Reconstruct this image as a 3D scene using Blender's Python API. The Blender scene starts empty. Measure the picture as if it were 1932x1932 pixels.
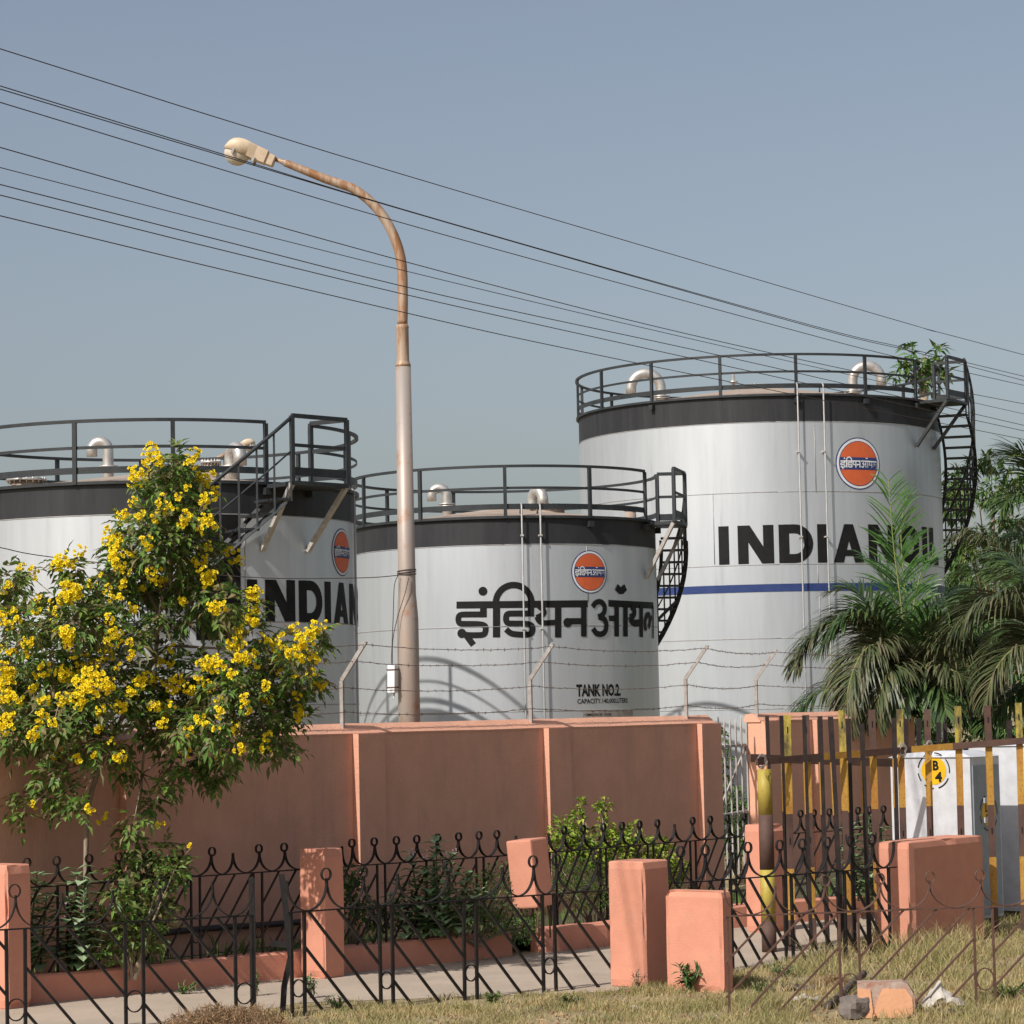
import bpy, bmesh, math, random
from mathutils import Vector, Matrix, noise
random.seed(7)
R_=math.radians
# ---------------------------------------------------------------- camera
SC=bpy.context.scene
F=5200.0; CX=966.0; CAMH=2.6
PITCH=math.atan(376/F); ROLL=-0.0205
cam=bpy.data.cameras.new("camera"); camo=bpy.data.objects.new("camera",cam)
SC.collection.objects.link(camo); SC.camera=camo
cam.sensor_width=36; cam.sensor_height=36; cam.lens=36*F/1932; cam.clip_start=0.5; cam.clip_end=4000
_fw=Vector((0,math.cos(PITCH),math.sin(PITCH))); _up0=Vector((0,-math.sin(PITCH),math.cos(PITCH))); _rt0=Vector((1,0,0))
RT=_rt0*math.cos(ROLL)+_up0*math.sin(ROLL); UP=-_rt0*math.sin(ROLL)+_up0*math.cos(ROLL)
camo.matrix_world=Matrix(((RT.x,UP.x,-_fw.x,0),(RT.y,UP.y,-_fw.y,0),(RT.z,UP.z,-_fw.z,CAMH),(0,0,0,1)))
CAMP=Vector((0,0,CAMH))
# ---------------------------------------------------------------- sky, sun, exposure
SUN_AZ=R_(40); SUN_EL=R_(43)          # azimuth measured from the camera's back towards its left
L=Vector((-math.sin(SUN_AZ)*math.cos(SUN_EL),-math.cos(SUN_AZ)*math.cos(SUN_EL),math.sin(SUN_EL)))
world=bpy.data.worlds.new("World"); SC.world=world; world.use_nodes=True
wn=world.node_tree; bg=wn.nodes["Background"]
sky=wn.nodes.new("ShaderNodeTexSky"); sky.sky_type='NISHITA'; sky.sun_disc=False
sky.sun_elevation=SUN_EL; sky.sun_rotation=math.atan2(L.x,L.y)
sky.altitude=0; sky.air_density=1.0; sky.dust_density=2.7; sky.ozone_density=1.3
tint=wn.nodes.new('ShaderNodeMix'); tint.data_type='RGBA'; tint.blend_type='MULTIPLY'; tint.inputs[0].default_value=1; tint.inputs[7].default_value=(1.04,.99,.965,1)
wn.links.new(sky.outputs[0],tint.inputs[6]); hs=wn.nodes.new('ShaderNodeHueSaturation'); hs.inputs['Saturation'].default_value=.76
wn.links.new(tint.outputs[2],hs.inputs['Color']); wn.links.new(hs.outputs[0],bg.inputs[0]); bg.inputs[1].default_value=0.106
sun=bpy.data.lights.new("sun",'SUN'); suno=bpy.data.objects.new("sun",sun); SC.collection.objects.link(suno)
sun.energy=4.6; sun.angle=R_(0.55); sun.color=(1.0,0.95,0.88)
suno.rotation_euler=L.to_track_quat('Z','Y').to_euler(); suno.location=(-20,-20,40)
SC.view_settings.view_transform='Standard'; SC.view_settings.look='None'
SC.view_settings.exposure=0.0; SC.view_settings.gamma=1.0

# ---------------------------------------------------------------- helpers
def ray(px,py):
    return (RT*((px-CX)/F)+UP*(-(py-CX)/F)+_fw)
def at(px,py,Y):
    d=ray(px,py); return CAMP+d*(Y/d.y)
def gnd(px,py,z=0.0):
    d=ray(px,py); return CAMP+d*((z-CAMH)/d.z)
def zat(px,py,Y): return at(px,py,Y).z
def V(*a): return Vector(a)

ORG={}
class MB:
    def __init__(s): s.v=[]; s.f=[]; s.m=[]; s.sm=[]
    def face(s,idx,m=0,sm=False): s.f.append(tuple(idx)); s.m.append(m); s.sm.append(sm)
    def poly(s,pts,m=0,sm=False):
        n=len(s.v); s.v+= [tuple(p) for p in pts]; s.face(range(n,n+len(pts)),m,sm)
    def box(s,c,u,v,w,m=0):
        """centre, three half-axis vectors"""
        n=len(s.v)
        for a in(-1,1):
            for b in(-1,1):
                for d in(-1,1): s.v.append(tuple(c+u*a+v*b+w*d))
        for q in((0,1,3,2),(4,6,7,5),(0,4,5,1),(2,3,7,6),(0,2,6,4),(1,5,7,3)): s.face([n+i for i in q],m)
    def abox(s,x0,x1,y0,y1,z0,z1,m=0):
        s.box(V((x0+x1)/2,(y0+y1)/2,(z0+z1)/2),V((x1-x0)/2,0,0),V(0,(y1-y0)/2,0),V(0,0,(z1-z0)/2),m)
    def bar(s,a,b,w,t,side=None,m=0):
        d=(b-a); l=d.length
        if l<1e-6: return
        d/=l
        if side is None: side=V(0,0,1).cross(d) if abs(d.z)<.95 else V(1,0,0)
        side=(side-d*side.dot(d)).normalized(); up=d.cross(side)
        s.box((a+b)/2,d*(l/2),side*(w/2),up*(t/2),m)
    def tube(s,pts,r,n=8,m=0,cap=True,sm=True):
        pts=[Vector(p) for p in pts]; k=len(pts)
        if not isinstance(r,(list,tuple)): r=[r]*k
        base=len(s.v); pu=None
        for i,p in enumerate(pts):
            if i==0: d=pts[1]-pts[0]
            elif i==k-1: d=pts[-1]-pts[-2]
            else: d=(pts[i+1]-pts[i]).normalized()+(pts[i]-pts[i-1]).normalized()
            if d.length<1e-9: d=V(0,0,1)
            d.normalize()
            if pu is None:
                pu=d.cross(V(0,0,1))
                if pu.length<.1: pu=d.cross(V(1,0,0))
            pu=(pu-d*pu.dot(d)).normalized(); w=d.cross(pu)
            for j in range(n):
                a=2*math.pi*j/n; s.v.append(tuple(p+pu*(math.cos(a)*r[i])+w*(math.sin(a)*r[i])))
        for i in range(k-1):
            for j in range(n):
                j2=(j+1)%n; s.face((base+i*n+j,base+i*n+j2,base+(i+1)*n+j2,base+(i+1)*n+j),m,sm)
        if cap:
            s.face([base+j for j in range(n)][::-1],m); s.face([base+(k-1)*n+j for j in range(n)],m)
    def strap(s,pts,side,w,t,m=0):
        """flat strap swept along pts in the plane whose normal is side"""
        k=len(pts); base=len(s.v); side=side.normalized()
        for i,p in enumerate(pts):
            d=(pts[min(i+1,k-1)]-pts[max(i-1,0)]).normalized(); nrm=side.cross(d).normalized()
            for a,b in((-1,-1),(1,-1),(1,1),(-1,1)): s.v.append(tuple(p+side*(a*w/2)+nrm*(b*t/2)))
        for i in range(k-1):
            for j in range(4):
                j2=(j+1)%4; s.face((base+i*4+j,base+i*4+j2,base+(i+1)*4+j2,base+(i+1)*4+j),m)
        s.face([base+3,base+2,base+1,base],m); s.face([base+(k-1)*4+j for j in range(4)],m)
    def prism(s,poly,z0,z1,m=0,mtop=None,zt=None):
        n=len(poly); b=len(s.v)
        for p in poly: s.v.append((p[0],p[1],z0))
        for i,p in enumerate(poly): s.v.append((p[0],p[1],z1 if zt is None else zt[i]))
        for i in range(n): s.face((b+i,b+(i+1)%n,b+n+(i+1)%n,b+n+i),m)
        s.face([b+n+i for i in range(n)],m if mtop is None else mtop); s.face([b+i for i in range(n)][::-1],m)
    def build(s,name,mats,parent=None,loc=None,recalc=False,bevel=0,**tags):
        if not isinstance(mats,(list,tuple)): mats=[mats]
        me=bpy.data.meshes.new(name)
        if parent is not None: org=ORG[parent.name]
        else: org=Vector(loc) if loc is not None else V(0,0,0)
        me.from_pydata([(x-org.x,y-org.y,z-org.z) for x,y,z in s.v],[],s.f)
        for m in mats: me.materials.append(m)
        me.polygons.foreach_set("material_index",s.m); me.polygons.foreach_set("use_smooth",s.sm)
        if recalc or bevel:
            bm=bmesh.new(); bm.from_mesh(me)
            if bevel:
                bmesh.ops.remove_doubles(bm,verts=bm.verts,dist=1e-5)
                bmesh.ops.bevel(bm,geom=[e for e in bm.edges if len(e.link_faces)==2 and e.calc_face_angle(0)>.6],offset=bevel,segments=2,affect='EDGES',profile=.6)
            bmesh.ops.recalc_face_normals(bm,faces=bm.faces); bm.to_mesh(me); bm.free()
        me.update()
        o=bpy.data.objects.new(name,me); SC.collection.objects.link(o)
        if parent is not None: o.parent=parent
        else: o.location=org
        ORG[o.name]=org
        for k,v in tags.items(): o[k]=v
        return o
def thing(name,label,cat,loc,group=None):
    o=bpy.data.objects.new(name,None); SC.collection.objects.link(o); o.location=loc; o.empty_display_size=.2
    ORG[o.name]=Vector(loc); o['label']=label; o['category']=cat; o['kind']='thing'
    if group: o['group']=group
    return o
def tag(o,label,cat,group=None,kind=None):
    if label: o['label']=label
    if cat: o['category']=cat
    if group: o['group']=group
    if kind or cat: o['kind']=kind or 'thing'
    return o

def nmat(name,c1,c2=None,scale=4,stretch=(1,1,1),lo=.35,hi=.65,rough=.8,metal=0,bump=0,bscale=40,island=None,detail=6,spec=.3,c3=None,s3=1.2,lo3=.55,hi3=.75,trans=0,st3=None):
    m=bpy.data.materials.new(name); m.use_nodes=True; nt=m.node_tree; N=nt.nodes; Lk=nt.links
    b=N["Principled BSDF"]; b.inputs["Roughness"].default_value=rough; b.inputs["Metallic"].default_value=metal
    b.inputs["Specular IOR Level"].default_value=spec
    tc=N.new("ShaderNodeTexCoord"); mp=N.new("ShaderNodeMapping"); mp.inputs["Scale"].default_value=stretch
    Lk.new(tc.outputs["Object"],mp.inputs["Vector"])
    def rgba(c): return (c[0],c[1],c[2],1)
    out=None
    if c2 is not None:
        nz=N.new("ShaderNodeTexNoise"); nz.inputs["Scale"].default_value=scale; nz.inputs["Detail"].default_value=detail
        nz.inputs["Roughness"].default_value=.65
        Lk.new(mp.outputs[0],nz.inputs["Vector"])
        cr=N.new("ShaderNodeValToRGB"); cr.color_ramp.elements[0].position=lo; cr.color_ramp.elements[1].position=hi
        cr.color_ramp.elements[0].color=rgba(c1); cr.color_ramp.elements[1].color=rgba(c2)
        Lk.new(nz.outputs[0],cr.inputs[0]); out=cr.outputs[0]
    if c3 is not None:
        n3=N.new("ShaderNodeTexNoise"); n3.inputs["Scale"].default_value=s3; n3.inputs["Detail"].default_value=8; n3.inputs["Roughness"].default_value=.7
        mp3=N.new("ShaderNodeMapping"); mp3.inputs["Scale"].default_value=st3 or (1,1,1); Lk.new(tc.outputs["Object"],mp3.inputs["Vector"]); Lk.new(mp3.outputs[0],n3.inputs["Vector"])
        r3=N.new("ShaderNodeMapRange"); r3.inputs[1].default_value=lo3; r3.inputs[2].default_value=hi3
        Lk.new(n3.outputs[0],r3.inputs[0]); mx=N.new("ShaderNodeMix"); mx.data_type='RGBA'
        Lk.new(r3.outputs[0],mx.inputs[0])
        if out: Lk.new(out,mx.inputs[6])
        else: mx.inputs[6].default_value=rgba(c1)
        mx.inputs[7].default_value=rgba(c3); out=mx.outputs[2]
    if island:
        ge=N.new("ShaderNodeNewGeometry"); cr=N.new("ShaderNodeValToRGB")
        els=cr.color_ramp.elements; k=len(island)
        els[0].position=0; els[0].color=rgba(island[0]); els[1].position=1; els[1].color=rgba(island[-1])
        for i in range(1,k-1):
            e=els.new(i/(k-1)); e.color=rgba(island[i])
        Lk.new(ge.outputs["Random Per Island"],cr.inputs[0])
        if out:
            mx=N.new("ShaderNodeMix"); mx.data_type='RGBA'; mx.inputs[0].default_value=.6
            Lk.new(out,mx.inputs[6]); Lk.new(cr.outputs[0],mx.inputs[7]); out=mx.outputs[2]
        else: out=cr.outputs[0]
    if out: Lk.new(out,b.inputs["Base Color"])
    else: b.inputs["Base Color"].default_value=rgba(c1)
    if bump:
        nb=N.new("ShaderNodeTexNoise"); nb.inputs["Scale"].default_value=bscale; nb.inputs["Detail"].default_value=5
        Lk.new(mp.outputs[0],nb.inputs["Vector"])
        bp=N.new("ShaderNodeBump"); bp.inputs["Strength"].default_value=bump; bp.inputs["Distance"].default_value=.02
        Lk.new(nb.outputs[0],bp.inputs["Height"]); Lk.new(bp.outputs[0],b.inputs["Normal"])
    if trans:
        tr=N.new("ShaderNodeBsdfTranslucent"); ms=N.new("ShaderNodeMixShader"); ms.inputs[0].default_value=trans
        if out: Lk.new(out,tr.inputs[0])
        else: tr.inputs[0].default_value=rgba(c1)
        Lk.new(b.outputs[0],ms.inputs[1]); Lk.new(tr.outputs[0],ms.inputs[2]); Lk.new(ms.outputs[0],N["Material Output"].inputs[0])
    return m
M={}
M['alu']=nmat('aluminium_paint',(.60,.635,.665),(.52,.55,.575),scale=1.6,stretch=(3,3,.25),lo=.3,hi=.75,rough=.45,metal=.62,spec=.4,bump=.09,bscale=5,c3=(.36,.35,.34),s3=3.0,lo3=.60,hi3=1.0,st3=(1.6,1.6,.12))
M['black_band']=nmat('charcoal_band_paint',(.018,.019,.022),(.032,.033,.036),scale=2,stretch=(3,3,.3),rough=.55,spec=.35)
M['blacklet']=nmat('black_lettering_paint',(.008,.008,.009),(.013,.013,.013),scale=9,rough=.6,spec=.2)
M['blue']=nmat('blue_paint',(.022,.042,.145),(.032,.055,.17),scale=5,rough=.5)
M['white']=nmat('white_paint',(.72,.73,.75),(.62,.63,.65),scale=5,rough=.55)
M['orange']=nmat('orange_paint',(.62,.13,.045),(.55,.11,.04),scale=5,rough=.5)
M['railing']=nmat('dark_grey_steel_paint',(.020,.024,.027),(.034,.038,.042),scale=6,rough=.5,spec=.4)
M['roofdirt']=nmat('dusty_roof_plate',(.38,.31,.25),(.28,.22,.18),scale=2,rough=.9)
M['silver']=nmat('silver_pipe_paint',(.6,.59,.56),(.45,.42,.38),scale=7,rough=.38,metal=.6)
M['pipe']=nmat('bright_pipe_paint',(.38,.38,.38),(.30,.29,.28),scale=4,rough=.55,metal=.3)
M['weld']=nmat('weld_bead',(.40,.40,.40),(.28,.27,.26),scale=8,rough=.55,metal=.3)
M['brace']=nmat('dusty_brace_steel',(.36,.32,.28),(.50,.50,.50),scale=9,rough=.6,metal=.2)
M['pink']=nmat('salmon_wall_plaster',(.73,.385,.265),(.63,.33,.225),scale=2.5,lo=.3,hi=.7,rough=.9,bump=.35,bscale=45,c3=(.50,.29,.21),s3=1.8,lo3=.52,hi3=.85,st3=(1.4,1.4,.22))
M['pink2']=nmat('rose_pillar_plaster',(.62,.28,.19),(.54,.235,.16),scale=4,lo=.3,hi=.7,rough=.9,bump=.2,bscale=70,c3=(.46,.25,.18),s3=5,lo3=.54,hi3=.80,st3=(1.3,1.3,.6))
M['iron']=nmat('black_painted_iron',(.009,.009,.010),(.020,.017,.016),scale=14,rough=.5,spec=.28)
M['rusty']=nmat('rusty_brown_iron',(.085,.045,.035),(.13,.07,.05),scale=18,rough=.75)
M['ybar']=nmat('yellow_bar_paint',(.45,.27,.05),(.38,.18,.035),scale=5,stretch=(1,1,.5),rough=.65,bump=.2,c3=(.22,.085,.03),s3=42,lo3=.50,hi3=.72)
M['ymoss']=nmat('weathered_yellow_paint',(.42,.33,.06),(.10,.08,.04),scale=9,stretch=(1,1,.4),lo=.42,hi=.6,rough=.8,bump=.2)
M['bbar']=nmat('brown_black_bar_paint',(.075,.045,.038),(.11,.06,.045),scale=8,rough=.7,c3=(.16,.07,.04),s3=10,lo3=.6,hi3=.8)
M['polem']=nmat('pole_weathered_paint',(.42,.33,.27),(.34,.31,.29),scale=2.2,stretch=(3,3,.35),lo=.35,hi=.65,rough=.5,metal=.25,c3=(.34,.16,.08),s3=3.2,lo3=.54,hi3=.74)
M['polerust']=nmat('pole_rust_streaks',(.42,.32,.24),(.30,.15,.075),scale=3.2,stretch=(4,4,.6),lo=.42,hi=.6,rough=.6,metal=.2)
M['cream']=nmat('cream_enamel',(.62,.52,.38),(.52,.38,.27),scale=7,rough=.45)
M['bowl']=nmat('frosted_lamp_bowl',(.62,.62,.56),(.55,.45,.36),scale=5,rough=.25,spec=.5)
M['wire']=nmat('overhead_cable',(.06,.045,.043),rough=.7)
M['galv']=nmat('galvanised_angle_steel',(.42,.40,.38),(.30,.26,.24),scale=12,rough=.6,metal=.3)
M['barb']=nmat('rusty_barbed_wire',(.22,.18,.15),(.14,.10,.08),scale=30,rough=.7,metal=.4)
M['picket']=nmat('dusty_white_picket',(.42,.39,.36),(.33,.30,.28),scale=6,rough=.8)
M['cabw']=nmat('cabinet_white_paint',(.56,.57,.60),(.46,.47,.49),scale=6,rough=.55,c3=(.45,.44,.44),s3=3,lo3=.6,hi3=.85)
M['cabg']=nmat('cabinet_grey_paint',(.25,.28,.31),(.20,.225,.25),scale=5,rough=.5)
M['yellow']=nmat('yellow_roundel_paint',(.72,.42,.01),(.64,.36,.01),scale=6,rough=.5)
M['ground']=nmat('dry_soil_ground',(.36,.28,.17),(.25,.20,.11),scale=1.5,rough=1,bump=.5,bscale=30,c3=(.13,.14,.05),s3=.7,lo3=.45,hi3=.7)
M['path']=nmat('worn_concrete_path',(.44,.36,.285),(.37,.305,.24),scale=1.2,rough=.95,bump=.5,bscale=90,c3=(.23,.20,.17),s3=6,lo3=.58,hi3=.8)
M['soil']=nmat('dark_bed_soil',(.10,.085,.05),(.06,.06,.03),scale=3,rough=1,bump=.6)
M['bark']=nmat('pale_brown_bark',(.23,.17,.12),(.33,.27,.20),scale=12,stretch=(1,1,.3),rough=.9,bump=.3)
M['leaf']=nmat('trumpet_bush_leaf',(.06,.11,.03),island=[(.06,.11,.024),(.09,.18,.034),(.16,.27,.045),(.14,.15,.055),(.22,.16,.08),(.12,.22,.04)],rough=.5,trans=.25)
M['leaf_grey']=nmat('milkweed_leaf',(.1,.14,.08),island=[(.13,.22,.09),(.21,.31,.15),(.33,.42,.25)],rough=.6,trans=.15)
M['leaf_lime']=nmat('lime_croton_leaf',(.2,.25,.03),island=[(.07,.15,.02),(.20,.30,.03),(.38,.42,.06),(.11,.22,.025)],rough=.45,trans=.2)
M['leaf_fine']=nmat('fine_hedge_leaf',(.08,.16,.03),island=[(.04,.09,.02),(.09,.17,.03),(.13,.21,.04)],rough=.6,trans=.2)
M['leaf_dark']=nmat('dark_shrub_leaf',(.03,.06,.02),island=[(.035,.08,.022),(.075,.15,.035),(.13,.21,.06)],rough=.6,trans=.1)
M['leaf_mango']=nmat('broadleaf_tree_leaf',(.06,.13,.03),island=[(.04,.09,.02),(.07,.15,.03),(.11,.20,.05),(.20,.19,.07)],rough=.45,trans=.2)
M['frond_new']=nmat('fresh_green_frond',(.08,.17,.03),island=[(.035,.09,.02),(.06,.15,.03),(.10,.21,.035)],rough=.4,spec=.5,trans=.15)
M['frond_old']=nmat('dull_olive_frond',(.12,.13,.06),island=[(.035,.055,.02),(.06,.08,.03),(.10,.11,.045),(.14,.12,.07)],rough=.45,spec=.5,trans=.1)
M['frond_mid']=nmat('palm_frond_green',(.07,.12,.04),island=[(.03,.06,.018),(.055,.10,.028),(.09,.14,.045)],rough=.4,spec=.5,trans=.12)
M['rachis']=nmat('frond_rachis',(.16,.20,.05),(.22,.22,.08),scale=8,rough=.6)
M['flower']=nmat('yellow_trumpet_flower',(.8,.6,.02),island=[(.80,.60,.012),(.90,.76,.03),(.85,.68,.02)],rough=.55,trans=.25)
M['pinkfl']=nmat('pale_pink_flower',(.6,.45,.5),rough=.6)
M['grass']=nmat('dry_and_green_grass',(.50,.38,.19),(.17,.20,.06),scale=1.6,lo=.41,hi=.55,island=[(.52,.40,.22),(.24,.23,.07),(.62,.50,.30),(.36,.26,.13),(.16,.19,.05)],rough=.8,trans=.2)
M['grassg']=nmat('green_bed_grass',(.10,.16,.03),island=[(.06,.12,.025),(.11,.19,.04),(.17,.21,.06)],rough=.8,trans=.2)
M['straw']=nmat('brown_straw',(.3,.2,.1),island=[(.40,.27,.14),(.25,.15,.08),(.14,.08,.05),(.46,.33,.18)],rough=.9,trans=.1)
M['rock']=nmat('brown_rock',(.20,.17,.15),(.13,.11,.10),scale=9,rough=.95,bump=.6,bscale=20)
M['brick']=nmat('broken_brick',(.33,.16,.11),(.40,.33,.28),scale=9,rough=.95,bump=.6,bscale=25)
M['orangepl']=nmat('peach_plaster',(.66,.35,.20),(.58,.30,.17),scale=6,rough=.9,bump=.2)
M['plastic']=nmat('crumpled_white_plastic',(.62,.58,.52),(.45,.40,.36),scale=12,rough=.5,trans=.2)
M['debris']=nmat('dark_debris',(.07,.05,.04),(.13,.10,.08),scale=12,rough=.95)
M['bollyel']=nmat('bollard_yellow_paint',(.40,.32,.06),(.33,.24,.05),scale=5,stretch=(1,1,.3),rough=.5,c3=(.25,.12,.05),s3=20,lo3=.55,hi3=.75)
M['darkbar']=nmat('shaded_bar_side',(.014,.012,.012),(.035,.022,.02),scale=8,rough=.6)  # near-black colour stands in for shade on the bars' side faces
M['tan']=nmat('rebar_rust',(.12,.06,.04),rough=.8)
# ================================================================= SETTING
DW=V(.613,.790,0).normalized(); NW=V(DW.y,-DW.x,0)      # boundary wall direction and its outward normal (towards the road)
g=MB(); g.poly([(-900,-60,0),(900,-60,0),(900,2500,0),(-900,2500,0)]); tag(g.build('ground',M['ground']),None,None,kind='structure')
PL=[gnd(-60,1908),gnd(0,1901),gnd(615,1840),gnd(1146,1786),gnd(1371,1753),gnd(1660,1727)]   # front foot of the planter kerb
def ext(a,b,t): return b+(b-a).normalized()*t
PL0=ext(PL[2],PL[1],9); PLE=ext(PL[4],PL[5],6)
near=[gnd(-40,1990),gnd(380,1936),gnd(560,1893),gnd(1146,1872),gnd(1300,1850),gnd(1560,1800),gnd(1660,1757),gnd(1760,1738),gnd(1900,1722)]
g=MB()
left=[ext(near[1],near[0],8)]+near
# strip from the near edge to the planter foot
far=[PL0,PL[1],PL[2],PL[3],PL[4],PL[5],PLE]
pts=[V(p.x,p.y,.004) for p in left]+[V(p.x,p.y,.004) for p in [ext(near[-2],near[-1],8)]]+[V(p.x,p.y,.004) for p in far[::-1]]
g.poly(pts); tag(g.build('path',M['path']),None,None,kind='structure')

# ================================================================= LETTER AND EMBLEM TOOLS (unrolled cylinder: s = R*phi, z)
class Tank: pass
def cylpt(T,phi,r,z): return V(T.c.x+math.sin(phi)*r,T.c.y-math.cos(phi)*r,z)
def pix2cyl(T,px,py,r=None):
    r=r or T.R; d=ray(px,py); ox,oy=-T.c.x,-T.c.y
    a=d.x*d.x+d.y*d.y; b=2*(ox*d.x+oy*d.y); c=ox*ox+oy*oy-r*r; q=max(b*b-4*a*c,0)
    t=(-b-math.sqrt(q))/(2*a); p=CAMP+d*t
    return math.atan2(p.x-T.c.x,-(p.y-T.c.y)),p.z
class Sheet:
    """flat shapes painted on a tank (or a plane), each stroke a hair above the last"""
    def __init__(s,put,off=.004,step=.0004): s.put=put; s.off=off; s.step=step; s.mb=MB()
    def quad(s,a,b,c,d,n=6,m=0):
        base=len(s.mb.v)
        for i in range(n+1):
            t=i/n
            for p,q in((a,b),(d,c)):
                x=p[0]+(q[0]-p[0])*t; y=p[1]+(q[1]-p[1])*t; s.mb.v.append(tuple(s.put(x,y,s.off)))
        for i in range(n): s.mb.face((base+2*i+1,base+2*i+3,base+2*i+2,base+2*i),m)
        s.off+=s.step
    def ribbon(s,pts,w,m=0,smooth=0):
        P=[Vector((p[0],p[1])) for p in pts]
        for _ in range(smooth):
            Q=[P[0]]
            for i in range(len(P)-1): Q+= [P[i]*.75+P[i+1]*.25,P[i]*.25+P[i+1]*.75]
            Q.append(P[-1]); P=Q
        Q=[P[0]]
        for a,b in zip(P,P[1:]):
            k=max(1,int((b-a).length/.12)); 
            for j in range(1,k+1): Q.append(a.lerp(b,j/k))
        P=Q; base=len(s.mb.v); k=len(P)
        W=w if isinstance(w,(list,tuple)) else None
        for i,p in enumerate(P):
            d0=(P[i]-P[i-1]).normalized() if i else None; d1=(P[i+1]-P[i]).normalized() if i<k-1 else None
            d=(d0+d1) if d0 and d1 else (d0 or d1)
            d.normalize(); nn=Vector((-d.y,d.x)); sc=1
            if d0 and d1: sc=1/max(.5,nn.dot(Vector((-d0.y,d0.x))))
            ww=(W[0]+(W[1]-W[0])*i/(k-1)) if W else w
            for e in(-1,1): q=p+nn*(e*ww/2*sc); s.mb.v.append(tuple(s.put(q.x,q.y,s.off)))
        for i in range(k-1): s.mb.face((base+2*i,base+2*i+2,base+2*i+3,base+2*i+1),m)
        s.off+=s.step
    def disc(s,cx,cy,r,m=0,n=20,ylo=-1,yhi=1,ry=None):
        ry=ry or r; base=len(s.mb.v)
        for i in range(n+1):
            a=math.pi*i/n; x=-math.cos(a)*r; h=math.sin(a)*ry+1e-5
            for e in(-1,1): 
                y=max(ylo*ry,min(yhi*ry,e*h)); s.mb.v.append(tuple(s.put(cx+x,cy+y,s.off)))
        for i in range(n): s.mb.face((base+2*i,base+2*i+2,base+2*i+3,base+2*i+1),m)
        s.off+=s.step
    def ring(s,cx,cy,r0,r1,a0=0,a1=360,m=0,ky=1.0):
        n=max(4,int(abs(a1-a0)/9)); base=len(s.mb.v)
        for i in range(n+1):
            a=R_(a0+(a1-a0)*i/n)
            for r in(r0,r1): s.mb.v.append(tuple(s.put(cx+math.cos(a)*r,cy+math.sin(a)*r*ky,s.off)))
        for i in range(n): s.mb.face((base+2*i,base+2*i+1,base+2*i+3,base+2*i+2),m)
        s.off+=s.step
def tankput(T): return lambda x,y,o: cylpt(T,x/T.R,T.R+o,y)
# strokes of the Devanagari words, in a local frame measured on the wall: x 105..1812 , y down
HINDI=[('r',[(105,496),(1245,484)],62,0),('r',[(1425,480),(1815,500)],60,0),
 ('r',[(339,500),(339,602)],60,0),
 ('r',[(366,577),(190,577),(130,580),(118,620),(130,658),(190,660),(300,660),(358,672),(360,720),(345,755),(280,758),(190,757),(150,742)],52,2),
 ('d',(152,742),40),('r',[(185,752),(252,842)],56,0),('d',(335,375),38),
 ('r',[(453,490),(453,777)],64,0),
 ('A',(602,478),155,157,56),
 ('r',[(751,470),(751,594)],56,0),
 ('r',[(776,569),(600,569),(545,570),(532,613),(545,655),(600,657),(700,657),(760,668),(768,712),(752,750),(690,754),(620,750),(575,742),(535,706)],52,2),
 ('r',[(820,505),(862,535),(866,575),(800,606)],48,2),('r',[(803,596),(822,640),(870,654),(975,645)],48,2),
 ('r',[(987,500),(987,777)],58,0),
 ('r',[(1070,637),(1200,635)],54,0),('d',(1070,648),40),('r',[(1210,500),(1210,770)],56,0),
 ('r',[(1286,512),(1312,472),(1360,462),(1395,505),(1385,575),(1335,600)],48,2),
 ('r',[(1338,598),(1400,620),(1408,700),(1380,750),(1320,748),(1290,700)],50,2),
 ('r',[(1428,612),(1490,610)],50,0),('r',[(1495,500),(1495,770)],38,0),('r',[(1572,500),(1572,770)],36,0),
 ('r',[(1492,338),(1532,380),(1572,340)],44,1),
 ('r',[(1622,510),(1650,535),(1650,580),(1613,604)],30,2),('r',[(1613,596),(1628,645),(1660,656),(1702,648)],36,2),
 ('r',[(1708,500),(1708,775)],26,0),
 ('r',[(1748,718),(1738,650),(1752,585),(1778,575),(1785,625),(1778,672),(1770,690)],16,2),('r',[(1784,625),(1800,600)],14,0),
 ('r',[(1809,500),(1809,785)],12,0)]
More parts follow.
